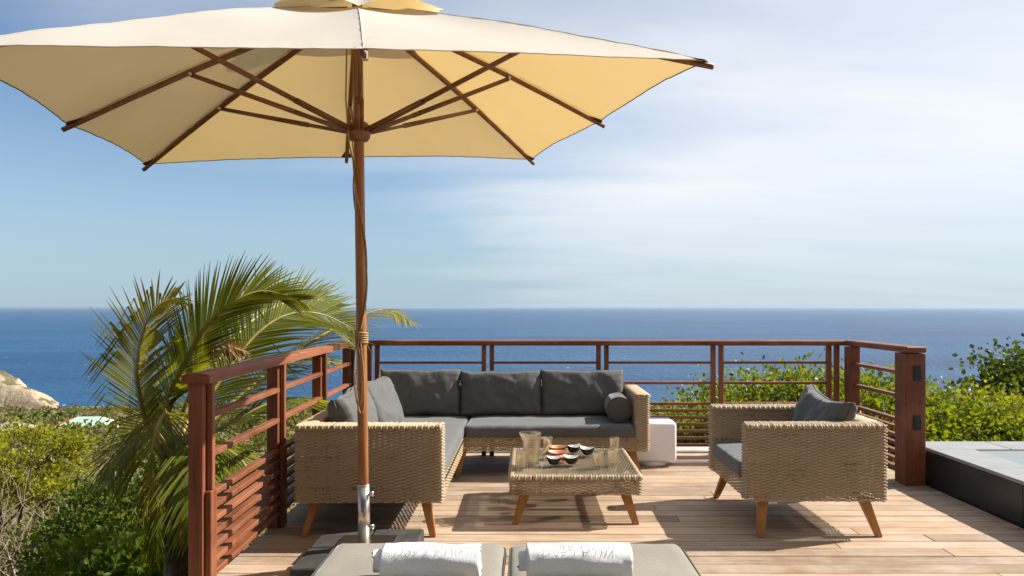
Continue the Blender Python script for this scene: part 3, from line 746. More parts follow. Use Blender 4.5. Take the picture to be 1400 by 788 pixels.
def bowl(px, D, r_, mo, mi, label, yaw=0, elong=1.0, hgt=.045, tip=0.014):
    c = Vector(((px - PX) * D / F, D, GT + .0006)); t = thing('bowl', label, 'bowl', c, 'small lacquered bowls on the table')
    n = 28
    def surf(prof, name, mat):
        v, f = [], []
        for (q, z) in prof:
            for k in range(n):
                a = 2 * math.pi * k / n; l = math.cos(a)
                zz = z + tip * (abs(l) ** 3) * (z / hgt)
                p = Vector((q * math.cos(a) * elong, q * math.sin(a), zz)); p.rotate(Euler((0, 0, yaw))); v.append(c + p)
        for i in range(len(prof) - 1):
            for k in range(n): f.append((i * n + k, i * n + (k + 1) % n, (i + 1) * n + (k + 1) % n, (i + 1) * n + k))
        f.append(tuple(range(n - 1, -1, -1)) if name == 'shell' else tuple(range((len(prof) - 1) * n, len(prof) * n)))
        mesh(name, v, f, mat, t, True)
    out_ = [(r_ * .38, 0), (r_ * .62, hgt * .14), (r_ * .84, hgt * .42), (r_ * .96, hgt * .75), (r_, hgt)]
    surf(out_, 'shell', mo)
    surf([(r_, hgt), (r_ - .003, hgt - .0002), (r_ * .90, hgt * .78), (r_ * .78, hgt * .48), (r_ * .55, hgt * .24), (r_ * .3, hgt * .16)], 'lining', mi)
bowl(762, 4.84, .056, MAT['orange'], MAT['bowl_pink'], 'orange boat-shaped bowl, rear of the two orange ones', R(4), 1.25, .034, .010)
bowl(763, 4.66, .056, MAT['orange'], MAT['bowl_pink'], 'orange boat-shaped bowl, front of the two orange ones', R(-3), 1.25, .036, .010)
bowl(784, 4.80, .045, MAT['bowl_black'], MAT['bowl_white'], 'black bowl with white lining at the back, right of the orange bowls', R(24), 1.12)
bowl(803, 4.73, .046, MAT['bowl_black'], MAT['bowl_white'], 'black bowl with white lining, rightmost of the four black ones', R(-20), 1.1)
bowl(757, 4.44, .045, MAT['bowl_black'], MAT['bowl_white'], 'black bowl with white lining, front left of the four black ones', R(8), 1.1)
bowl(781, 4.46, .047, MAT['bowl_black'], MAT['bowl_white'], 'black bowl with white lining, front and centre right of the black ones', R(-10), 1.12)
bowl(771, 4.545, .030, MAT['orange'], MAT['bowl_pink'], 'small orange bowl between the two front black bowls', 0, 1.0, .028, .004)

# ------------------------------------------------------------------ light cube
lc = thing('light_cube', 'white plastic light cube on the deck between sofa and armchair', 'light cube', (1.08, 5.78, 0))
box('cube_shell', (1.073, 5.85, .207), (.37, .28, .335), MAT['cube'], lc, .028, None, 4)
lathe('foot', [(.125, 0), (.13, .01), (.13, .036), (.12, .041)], (1.073, 5.85, 0), MAT['cube'], lc, 32)

# ------------------------------------------------------------------ umbrella
UB = Vector((-.845, 3.56, .0)); UT = Vector((-.884, 3.56, 2.93)); ud = (UT - UB)
def up(z): return UB + ud * (z / UT.z)
um = thing('patio_umbrella', 'large square cream patio umbrella with wooden pole and ribs', 'umbrella', UB)
tube('pole', [up(z) for z in (.12, .6, 1.2, 1.8, 2.4, 2.93)], .0265, MAT['pole'], um, 20)
tube('ground_sleeve', [up(.09), up(.415)], .0312, MAT['steel'], um, 24)
v, f = tube_vf([up(.412), up(.418)], .0338, 24)
mesh('sleeve_collar', v, f, MAT['chrome'], um, True)
for z in (.37, .20):
    p = up(z) + Vector((.033, -.012, 0)); o = tube('sleeve_screw', [p, p + Vector((.016, -.006, 0))], .010, MAT['chrome'], um, 12)
    tube('sleeve_screw', [p + Vector((.016, -.006, 0)), p + Vector((.022, -.008, 0))], .015, MAT['chrome'], um, 12)
box('base_plate', up(.095), (.30, .30, .012), MAT['steel'], um, .003)
tips = [at(497, 65, 2.50), at(966, 83, 2.80), at(822, 166, 3.90), at(727, 218, 4.95), at(474, 215, 4.63), at(200, 225, 4.28), at(92, 169, 3.20), at(-95, 63, 2.13)]
apex = UT + Vector((0, 0, -.01))
def ribline(k, t):
    """ribs bow up a little under the tension of the cloth"""
    p = apex.lerp(tips[k], t); p.z += .045 * math.sin(math.pi * min(1, t)) * .6; return p
for k in range(8):
    pts = [ribline(k, t) + Vector((0, 0, -.022)) for t in (.04, .2, .4, .6, .8, .95, 1.015)]
    tube('rib', pts, [.011, .0135, .0145, .0145, .0135, .0125, .012], MAT['rib'], um, 8)
hub = up(2.255)
lathe('slider_hub', [(.028, -.05), (.045, -.048), (.058, -.03), (.062, 0), (.058, .03), (.045, .045), (.028, .05)], hub, MAT['rib'], um, 20)
lathe('crown_hub', [(.03, -.09), (.055, -.08), (.06, -.05), (.055, -.02), (.03, -.01)], up(2.90), MAT['rib'], um, 20)
for k in range(8):
    j = ribline(k, .60) + Vector((0, 0, -.036)); d = (j - hub); dh = Vector((d.x, d.y, 0)).normalized(); side = Vector((-dh.y, dh.x, 0))
    a = hub + dh * .055
    st = MB()
    mid = a.lerp(j, .34)
    st.add(tube_vf([a + side * .016, mid + side * .012], .0095, 6)); st.add(tube_vf([a - side * .016, mid - side * .012], .0095, 6))
    st.add(tube_vf([a.lerp(j, .30), j], [.0135, .0115], 8))
    so_ = st.build('strut', MAT['rib'], um)
    tube('pivot_pin', [j - side * .024, j + side * .024], .008, MAT['steel'], so_, 8)
# canopy panels: eight cloth gores, scalloped between rib tips
apx = apex + Vector((0, 0, .02))
VENT = .17
for k in range(8):
    a, b = k, (k + 1) % 8; n, m = 30, 44; v, f = [], []
    for i in range(m + 1):
        t = VENT + (1 - VENT) * i / m
        pa = ribline(a, t) ; pb = ribline(b, t)
        for j in range(n + 1):
            s = j / n; p = pa.lerp(pb, s); bow = 4 * s * (1 - s)
            cen = apex.lerp((tips[a] + tips[b]) / 2, t)
            p = p + (apex - p) * Vector((1, 1, 1)).x * 0
            inward = Vector((apex.x - p.x, apex.y - p.y, 0))
            p = p + inward * (.016 * bow * t ** 5) + Vector((0, 0, -.022 * bow * math.sin(math.pi * t) + .010 * bow * t ** 6))
            e_ = min(s, 1 - s)
            p.z += noise.noise((p.x * 2.2, p.y * 2.2, 4)) * .008 + math.sin(t * 70 + 5 * noise.noise((k, t * 6, 1))) * .0014 * max(0, 1 - e_ * 9) * (.3 + t)
            p.z += noise.noise((s * 22 + k * 7, t * 2.5, 2)) * .003 * t ** 5
            v.append(p)
    for i in range(m):
        for j in range(n):
            q = i * (n + 1) + j; f.append((q, q + 1, q + n + 2, q + n + 1))
    g = mesh('canopy_panel', v, f, MAT['canopy'], um, True)
    seam = [Vector(v[i * (n + 1)]) + Vector((0, 0, .001)) for i in range(m + 1)]
    tube('seam', seam, .0022, MAT['canopy'], g, 5)
    hem = [Vector(v[m * (n + 1) + j]) for j in range(n + 1)]
    hm = MB(); hm.add(tube_vf([p + Vector((0, 0, -.002)) for p in hem], .0024, 5)); hm.build('hem', MAT['canopy'] if k in (0, 7) else MAT['piping'], g)
    cp = tips[k]; dd = (apex - cp).normalized()
for k in range(8):
    cp = ribline(k, 1.0); dd = (apex - cp).normalized(); sd_ = dd.cross(Vector((0, 0, 1))).normalized()
    mesh('corner_pocket', [cp + dd * .10 + Vector((0, 0, -.006)), cp + sd_ * .035 + dd * .01 + Vector((0, 0, -.006)), cp - dd * .008 + Vector((0, 0, -.006)), cp - sd_ * .035 + dd * .01 + Vector((0, 0, -.006))], [(0, 1, 2, 3)], MAT['piping'], um)
# vent cap above the opening
v, f = [], []; n = 64; RC = 8
capc = apex + Vector((0, 0, .05))
for i in range(RC + 1):
    t = i / RC
    for k in range(n):
        u = k / n * 8; a = int(u) % 8; s = u - int(u)
        ra = (tips[a] - apex); rb = (tips[(a + 1) % 8] - apex)
        d = ra.lerp(rb, s) * .295; bow = 4 * s * (1 - s)
        p = capc + Vector((d.x, d.y, d.z)) * t + Vector((0, 0, .03 * math.sin(math.pi * t) + bow * .05 * t ** 2 - .012 * t))
        v.append(p)
for i in range(RC):
    for k in range(n): f.append((i * n + k, i * n + (k + 1) % n, (i + 1) * n + (k + 1) % n, (i + 1) * n + k))
mesh('vent_cap', v, f, MAT['canopy'], um, True)
lathe('finial', [(.012, 0), (.03, .01), (.034, .03), (.02, .05), (.004, .056)], capc + Vector((0, 0, .0)), MAT['rib'], um, 16)
p = tips[0]; box('rib_clip', p + Vector((.004, .008, -.028)), (.022, .02, .034), MAT['steel'], um, .003)
# pull cords
def coil(z0, z1, turns, r_, ph=0, n=70):
    return [up(z0 + (z1 - z0) * i / n) + Vector((math.cos(ph + turns * 2 * math.pi * i / n) * r_, math.sin(ph + turns * 2 * math.pi * i / n) * r_, 0)) for i in range(n + 1)]
tube('pull_cord', [hub + Vector((-.05, -.05, .42)), hub + Vector((-.052, -.06, .15)), hub + Vector((-.035, -.06, -.08))] + coil(2.1, 1.22, .8, .031, R(200)), .0042, MAT['rope'], um, 6)
tube('pull_cord', [hub + Vector((-.02, -.058, -.06))] + coil(2.08, 1.22, -.9, .0315, R(240)), .0042, MAT['rope'], um, 6)
cw = coil(1.215, 1.155, 5, .031); tube('cord_wrap', cw, .0058, MAT['rope'], um, 6)
for (ph, bot, ox) in ((R(232), .84, -.010), (R(258), .80, .002)):
    a = up(1.17) + Vector((math.cos(ph) * .036, math.sin(ph) * .036, 0))
    tube('cord_loop', catmull([a, a.lerp(up(bot + .15) + Vector((ox - .022, -.042, 0)), .6), up(bot + .12) + Vector((ox - .022, -.04, 0)), up(bot) + Vector((ox - .008, -.038, 0)), up(bot + .02) + Vector((ox + .014, -.038, 0)), up(bot + .18) + Vector((ox + .016, -.038, 0)), up(1.16) + Vector((math.cos(ph + .3) * .034, math.sin(ph + .3) * .034, 0))], 8), .0030, MAT['rope'], um, 6)
# ballast pavers under the umbrella
for i, (x_, y_, lab) in enumerate([(-.995, 3.71, 'dark concrete paver of the umbrella base, back left, by the sofa leg'), (-.715, 3.715, 'dark concrete paver of the umbrella base, back right, beside the steel sleeve'),
                                   (-1.0, 3.41, 'dark concrete paver of the umbrella base, front left, nearest the railing'), (-.715, 3.41, 'dark concrete paver of the umbrella base, front right, hidden behind the lounger')]):
    tag(box('paver', (x_, y_, .043), (.272, .285, .086), MAT['paver'], None, .006), lab, 'paver', 'pavers weighing down the umbrella base')

# ------------------------------------------------------------------ sun loungers with rolled towels
def lounger(x0, x1, label):
    t = thing('sun_lounger', label, 'sun lounger', ((x0 + x1) / 2, 1.9, 0), 'pair of sun loungers')
    mt = slab_cushion('mattress', (x0, .85, .272), (x1, 2.862, .358), MAT['taupe'], t, .010, x0 * 10, .03, .034, .0035)
    c = .055
    pts = [(x0 + .004, .86), (x0 + .004, 2.855 - c), (x0 + c * .35, 2.855 - c * .35), (x0 + c, 2.857), (x1 - c, 2.857), (x1 - c * .35, 2.855 - c * .35), (x1 - .004, 2.855 - c), (x1 - .004, .86)]
    rp = []
    for i in range(len(pts) - 1):
        a, b = Vector((*pts[i], 0)), Vector((*pts[i + 1], 0)); k = max(1, int((b - a).length / .05))
        rp += [a.lerp(b, q / k) for q in range(k)]
    tube('piping', [(p.x, p.y, .345) for p in rp], .0045, MAT['piping'], mt, 5)
    for xx in (x0 + .04, x1 - .04): box('side_rail', (xx, 1.85, .24), (.05, 1.96, .06), MAT['rail_y'], t, .004)
    for yy in (.9, 2.80): box('end_rail', ((x0 + x1) / 2, yy, .24), (x1 - x0 - .132, .05, .06), MAT['rail_x'], t, .004)
    for k in range(12): box('slat', ((x0 + x1) / 2, 1.0 + k * .155, .262), (x1 - x0 - .14, .06, .016), MAT['rail_x'], t, .002)
    for xx in (x0 + .04, x1 - .04):
        for yy in (.95, 2.74): box('leg', (xx, yy, .105), (.055, .055, .209), MAT['rail_z'], t, .004)
lounger(-.797, -.083, 'left sun lounger with taupe mattress, nearest the umbrella pole')
lounger(-.071, .645, 'right sun lounger with taupe mattress, below the coffee table')
def towel(x0, x1, yc, seed, label):
    r_ = .069; zc = .371 + r_; t = thing('rolled_towel', label, 'towel', ((x0 + x1) / 2, yc, .365), 'rolled towels on the loungers')
    def disp(x, a, sd):
        return noise.noise((x * 8 + sd, math.cos(a) * 1.4, math.sin(a) * 1.4)) * .0075 + noise.noise((x * 30 + sd, math.cos(a) * 5, math.sin(a) * 5)) * .0022
    def roll(name, xa, xb, turns, rout, rin, sd):
        v, f = [], []; N = int(turns * 40); m = 34
        for j in range(m + 1):
            x = xa + (xb - xa) * j / m; edge = min(j, m - j) / m
            for i in range(N + 1):
                a = -R(70) - turns * 2 * math.pi * (1 - i / N); rr_ = rin + (rout - rin) * i / N
                p = Vector((x, math.cos(a) * rr_, math.sin(a) * rr_))
                d = disp(x, a, sd) * (1 if i > N - 44 else .4) + noise.noise((x * 90 + sd, a * 14, 2)) * .0012
                if edge < .03: p.x += noise.noise((i * .09, sd, j)) * .008
                rr2 = (rr_ + d) / max(rr_, 1e-4); sq = .93
                v.append((p.x, yc + p.y * rr2 * 1.06, zc + p.z * rr2 * sq - .003))
        W_ = N + 1
        for j in range(m):
            for i in range(N): f.append((j * W_ + i, j * W_ + i + 1, (j + 1) * W_ + i + 1, (j + 1) * W_ + i))
        o = mesh(name, v, f, MAT['towel'], t, True)
        md = o.modifiers.new('thickness', 'SOLIDIFY'); md.thickness = .007; md.offset = -1
        return o
    rl = roll('towel_roll', x0, x1, 3, r_, .020, seed)
    roll('towel_core', x0 - .028, x0 + .05, 2, .044, .012, seed + 4)
    # embroidered words, upside down towards the camera
    def words(txt, size, ang0, xc, width):
        cu = bpy.data.curves.new('lettering', 'FONT'); cu.body = txt; cu.size = size; cu.align_x = 'CENTER'; cu.space_character = 1.25; cu.extrude = 0; cu.resolution_u = 2; cu.offset = -.0006
        tmp = bpy.data.objects.new('tmp', cu); COL.objects.link(tmp); dg = bpy.context.evaluated_depsgraph_get(); dg.update()
        me = bpy.data.meshes.new_from_object(tmp.evaluated_get(dg)); bpy.data.objects.remove(tmp)
        bm = bmesh.new(); bm.from_mesh(me)
        bmesh.ops.subdivide_edges(bm, edges=[e for e in bm.edges if e.calc_length() > .02], cuts=2); bmesh.ops.triangulate(bm, faces=bm.faces[:])
        xs = [q.co.x for q in bm.verts]; w_ = max(xs) - min(xs); k = width / w_
        for q in bm.verts:
            u_, v_ = q.co.x * k, q.co.y * k
            x = xc - u_                                     # rotated by half a turn
            R2 = r_ + .0072
            a = ang0 + (-v_) / R2 * -1                      # upwards in the text runs towards the viewer
            # angle measured from straight up, positive towards the camera
            aa = ang0 + v_ / R2; R2 += disp(x, math.atan2(math.cos(aa), -math.sin(aa)), seed)
            q.co = Vector((x, yc - math.sin(aa) * R2 * 1.06, zc + math.cos(aa) * R2 * .93 - .003))
        bm.normal_update()
        bm.to_mesh(me); bm.free(); me.materials.clear(); me.materials.append(MAT['stitch']); me.name = 'embroidery'
        link('embroidery', me, rl)['kind'] = 'stuff'
    words('VILLA CARO', .03, R(20), (x0 + x1) / 2 + .02, (x1 - x0) * .70)
towel(-.512, -.166, 2.44, 1, 'white rolled towel lettered in grey on the left lounger')
towel(.0, .37, 2.44, 6, 'white rolled towel lettered in grey on the right lounger')

# ------------------------------------------------------------------ unseen house and terrace, added behind the camera to cut sky light
MAT['villa_wall'] = m_plain('villa_render', (.16, .11, .075), .8, 0, .1, 3, .3)
MAT['villa_roof'] = m_plain('villa_shingle', (.20, .13, .09), .85, 0, .25, 8, .5)
MAT['villa_glass'] = m_plain('villa_glazing', (.02, .025, .028), .05, 0, .1, 2)
vi = thing('villa', 'villa facade with deep eaves behind the terrace', 'villa', (1, -2.2, 0)); vi['kind'] = 'structure'
box('wall', (1, -2.6, 1.7), (15, .3, 6.4), MAT['villa_wall'], vi, .01)  # two storeys high, to block more sky light from behind
for k in range(4):
    x_ = -3.4 + k * 2.6
    w_ = box('sliding_door', (x_, -2.43, 1.1), (2.2, .06, 2.2), MAT['villa_glass'], vi, .004)
    for sx in (-1, 1): box('door_frame', (x_ + sx * 1.13, -2.42, 1.1), (.07, .09, 2.3), MAT['rail_z'], vi, .004)
    box('door_frame', (x_, -2.42, 2.27), (2.19, .09, .07), MAT['rail_x'], vi, .004)
box('balcony', (1, -1.75, 2.75), (15, 1.4, .2), MAT['villa_wall'], vi, .01)
box('roof', (1, -2.6, 5.1), (16, 3.6, .18), MAT['villa_roof'], vi, .01, (R(12), 0, 0))
terr = box('terrace', (.9, -1.12, -.10), (13, 2.7, .2), MAT['deck'], None, .01); tag(terr, 'wooden terrace floor between the villa and the deck', 'terrace', kind='structure')  # out of view, added with the house to keep camera-facing sides dark

# ------------------------------------------------------------------ vegetation
def leaf_arrays(P, Nrm, size, aspect=.5, fold=.25, jitter=.6, rg=RNG, up_bias=0.3, full=False):
    """one folded leaf (two triangles) per point; Nrm = growth direction"""
    n = len(P); d = Nrm + rg.normal(0, jitter, (n, 3)); d[:, 2] += up_bias; d /= np.linalg.norm(d, axis=1)[:, None] + 1e-9
    r_ = rg.normal(0, 1, (n, 3)); r_[:, 2] *= .35; s = np.cross(d, r_); s /= np.linalg.norm(s, axis=1)[:, None] + 1e-9
    u = np.cross(s, d); L = (size * rg.uniform(.5, 1.35, n))[:, None]; w = L * aspect
    a = P; b = P + d * L - np.array([0, 0, 1.]) * L * .12
    if full:                                            # rounded blade: two folded quads
        z_ = np.array([0, 0, 1.]) * L * .05
        c1 = P + d * L * .28 + s * w * .46 + u * L * fold * .4; c2 = P + d * L * .70 + s * w * .42 + u * L * fold * .35 - z_
        e1 = P + d * L * .28 - s * w * .46 + u * L * fold * .4; e2 = P + d * L * .70 - s * w * .42 + u * L * fold * .35 - z_
        V = np.stack([a, c1, c2, b, e2, e1], 1).reshape(-1, 3); i = np.arange(n) * 6
        return V, np.concatenate([np.stack([i, i + 1, i + 2, i + 3], 1), np.stack([i, i + 3, i + 4, i + 5], 1)])
    c = P + d * L * .52 + s * w * .5 + u * L * fold * .5; e = P + d * L * .52 - s * w * .5 + u * L * fold * .5
    V = np.stack([a, c, b, e], 1).reshape(-1, 3); i = np.arange(n) * 4
    F_ = np.concatenate([np.stack([i, i + 1, i + 2], 1), np.stack([i, i + 2, i + 3], 1)])
    return V, F_
def grow(mb, p, d, L, r_, depth, rg, spread=.6, upb=.2, ends=None, kids=(2, 3), shrink=.72, minr=.004):
    d = d.normalized(); pts = [p]; n = 4
    for i in range(n):
        d = (d + Vector((rg.gauss(0, .13), rg.gauss(0, .13), rg.gauss(0, .1) + upb * .12))).normalized(); pts.append(pts[-1] + d * L / n)
    mb.add(tube_vf(pts, [r_ * (1 - .42 * i / n) for i in range(n + 1)], 5 if depth < 3 else 6, cap=False))
    if depth == 0:
        if ends is not None: ends.append((pts[-1], d))
        return
    if ends is not None and depth <= 2: ends.append((pts[2], d)); ends.append((pts[3], d))
    for k in range(rg.randint(*kids)):
        q = Vector((rg.gauss(0, 1), rg.gauss(0, 1), rg.gauss(0, .7))).normalized()
        nd = (d * (1 - spread * .5) + q * spread + Vector((0, 0, upb))).normalized()
        grow(mb, pts[rg.choice((2, 3, 4, 4))], nd, L * shrink * rg.uniform(.8, 1.2), max(minr, r_ * .58), depth - 1, rg, spread, upb, ends, kids, shrink, minr)
def bush(name, base, rad, height, nclump, per, size, leafm, label, cat, seed, group=None, aspect=.62, barkm='bark', low=.25, jitter=.75, stems=5, clump=.16):
    """stems, limbs to each leafy clump, and leaves in rosettes filling an uneven crown"""
    rg = np.random.default_rng(seed); rd = random.Random(seed); b = Vector(base)
    t = thing(name, label, cat, b, group); mb = MB()
    cs = []
    while len(cs) < nclump:
        u = rg.normal(0, 1, 3); u /= np.linalg.norm(u); q = rg.uniform(.45, 1.0) ** .6
        lump = 1 + .34 * noise.noise(Vector(u) * 1.7 + Vector((seed, 0, 0))) + .18 * noise.noise(Vector(u) * 4 + Vector((0, seed, 0)))
        p = np.array([u[0] * rad[0], u[1] * rad[1], (u[2] * .5 + .5)]) * q * lump
        p[2] = height * (low + (1 - low) * (.5 + .5 * u[2] * q * lump))
        cs.append(p)
    tops = []
    for s in range(stems):
        a = rd.uniform(0, 6.28); k = rd.uniform(.15, .45)
        tp = b + Vector((math.cos(a) * rad[0] * k, math.sin(a) * rad[1] * k, height * rd.uniform(.35, .6)))
        st = b + Vector((rd.uniform(-.1, .1), rd.uniform(-.1, .1), -.15)); md = st.lerp(tp, .5) + Vector((rd.gauss(0, .06), rd.gauss(0, .06), 0)) * height * .5
        pts = catmull([st, md, tp], 4); r0 = .022 * height * rd.uniform(.7, 1.2)
        mb.add(tube_vf(pts, [r0 * (1 - .5 * i / (len(pts) - 1)) for i in range(len(pts))], 6, cap=False)); tops.append((tp, r0 * .5))
    P, N = [], []
    for c in cs:
        w = b + Vector(c); tp, r0 = min(tops, key=lambda q: (q[0] - w).length * rd.uniform(.7, 1.3))
        md = tp.lerp(w, .5) + Vector((rd.gauss(0, 1), rd.gauss(0, 1), rd.gauss(0, 1) + .5)) * .05 * height
        mb.add(tube_vf(catmull([tp, md, w], 3), [r0 * .7 * (1 - .11 * i) for i in range(7)], 4, cap=False))
        cc = np.array(w); ou = np.array(w - (b + Vector((0, 0, height * .45)))); ou /= np.linalg.norm(ou) + 1e-6
        k = max(4, int(per * rd.uniform(.6, 1.4)))
        off = rg.normal(0, clump * min(rad[0], height * .6), (k, 3)); off[:, 2] *= .75
        P.append(cc + off); N.append(ou[None] * .7 + off / (np.linalg.norm(off, axis=1)[:, None] + 1e-6) * .6)
    P = np.vstack(P); N = np.vstack(N); V, F_ = leaf_arrays(P, N, size, aspect, .25, jitter, rg, full=True)
    mb.build('trunk', MAT[barkm], t); mesh('crown', V, F_, MAT[leafm], t); return t
def on(x, y, dz=0): return (x, y, gz(x, y) + dz)
G1 = 'shrubs behind the deck on the right'
bush('shrub', on(2.15, 8.3), (.85, .8), 1.85, 190, 60, .060, 'leaf_lime', 'lime green shrub seen through the far railing left of the armchair', 'shrub', 11, G1)
bush('shrub', on(3.15, 8.1), (1.1, .9), 2.3, 300, 66, .060, 'leaf_lime', 'lime green shrub behind the armchair, its sprigs above the middle rail', 'shrub', 12, G1)
bush('shrub', on(4.2, 8.2), (1.0, .9), 2.22, 270, 66, .060, 'leaf_lime', 'lime green shrub at the railing corner, behind the stout post', 'shrub', 13, G1)
bush('shrub', on(5.3, 8.4), (1.0, .9), 2.1, 210, 70, .058, 'leaf_lime', 'yellow-green shrub just right of the stout post, over the pool', 'shrub', 14, G1)
bush('shrub', on(6.2, 8.9), (1.0, .9), 2.0, 200, 70, .058, 'leaf_yellow', 'yellowish shrub in the middle of the hedge behind the pool', 'shrub', 15, G1)
bush('shrub', on(7.4, 9.4), (1.1, .9), 2.0, 180, 70, .060, 'leaf_mid', 'mid green shrub under the tree at the right edge', 'shrub', 16, G1)
bush('broadleaf_tree', on(7.95, 10.2), (1.2, 1.1), 2.8, 260, 60, .085, 'leaf_tree', 'dark green broadleaf tree at the right edge behind the pool', 'tree', 17, None, .7, low=.3)
bush('shrub', on(8.6, 8.9), (1.2, 1.0), 2.1, 110, 30, .09, 'leaf_mid', 'mid green shrub right of the dark tree, at the picture edge', 'shrub', 18, G1)
bush('shrub', on(3.1, 9.5), (1.0, .9), 2.3, 200, 60, .062, 'leaf_lime', 'green shrub further back, peeping over the lime shrub behind the armchair', 'shrub', 19, G1)
bush('shrub', on(4.9, 9.6), (1.0, .9), 2.25, 200, 60, .062, 'leaf_mid', 'green shrub further back, behind the stout post', 'shrub', 20, G1)
# left side
bush('broadleaf_tree', on(-10.4, 13.8, 0), (1.6, 1.4), 3.3, 84, 120, .08, 'leaf_yellow', 'yellow-green spreading tree on the hillside at the left edge', 'tree', 21, None, .6, low=.60, stems=4, clump=.08)
bush('shrub', on(-3.95, 7.0), (.85, .9), 2.5, 170, 130, .055, 'leaf_dark', 'dark green leafy shrub below the palm, lower left', 'shrub', 22, None, .5, clump=.11)
bush('shrub', on(-5.55, 9.0), (.8, .9), 1.9, 130, 40, .08, 'leaf_mid', 'mid green shrub between the bare branches and the dark shrub', 'shrub', 23, None, .5)
bush('shrub', on(-3.1, 5.4), (.7, .7), 1.7, 120, 40, .085, 'leaf_dark', 'dark shrub at the foot of the palm beside the railing', 'shrub', 24, None, .5)
bush('shrub', on(-7.5, 10.8), (1.0, 1.0), 1.9, 110, 34, .08, 'leaf_scrub', 'olive green shrub below the spreading yellow-green tree', 'shrub', 25, None, .5)
bush('shrub', on(-6.6, 12.6), (1.1, 1.0), 2.0, 110, 34, .08, 'leaf_mid', 'green shrub left of the palm fronds, halfway down the slope', 'shrub', 26, None, .5)
# bare shrubs
def bare(base, seed, label, n=6, L=.75, r_=.03, mat='grey_bark', lean=(0, 0, 1), leaves=0):
    t = thing('bare_shrub', label, 'bare shrub', base, 'bare dry shrubs on the left slope'); mb = MB(); rd = random.Random(seed); ends = []
    for i in range(n):
        d = Vector((rd.gauss(0, .55), rd.gauss(0, .55), 1)) + Vector(lean) * .5
        grow(mb, Vector(base) + Vector((rd.uniform(-.2, .2), rd.uniform(-.2, .2), -.1)), d, L * rd.uniform(.8, 1.3), r_ * rd.uniform(.5, 1.1), 4, rd, .62, .12, ends, (2, 3), .76, .0035)
    mb.build('branches', MAT[mat], t)
    if leaves:
        rg = np.random.default_rng(seed); P = np.array([e[0] for e in ends]); N = np.array([e[1] for e in ends]); P = np.repeat(P, leaves, 0) + rg.normal(0, .05, (len(P) * leaves, 3)); N = np.repeat(N, leaves, 0)
        V, F_ = leaf_arrays(P, N, .06, .45, .2, .6, rg); mesh('leaves', V, F_, MAT['leaf_scrub'], t)
bare(on(-5.05, 7.2), 41, 'pale bare-branched shrub in the lower left corner', 7, .8, .04, lean=(.5, 0, .2), leaves=1)
bare(on(-4.4, 6.2), 42, 'tangled leafless shrub at the bottom left, nearest the camera', 6, .62, .03, leaves=1)
bare(on(-6.6, 9.2), 43, 'grey leafless shrub below the yellow-green tree', 7, .75, .03, leaves=2)
bare(on(-6.1, 10.6), 44, 'thin grey-stemmed shrub left of the palm', 8, .8, .02, leaves=2)
bare(on(-7.9, 10.6), 45, 'leafless shrub at the left edge under the spreading tree', 6, .8, .03, leaves=1)
bare(on(-8.6, 14.8), 46, 'twiggy grey shrub on the slope behind the palm fronds', 9, .9, .02, leaves=3)
bare(on(1.05, 8.4, 0), 47, 'thin bare twigs rising behind the light cube', 4, .55, .010, leaves=0)

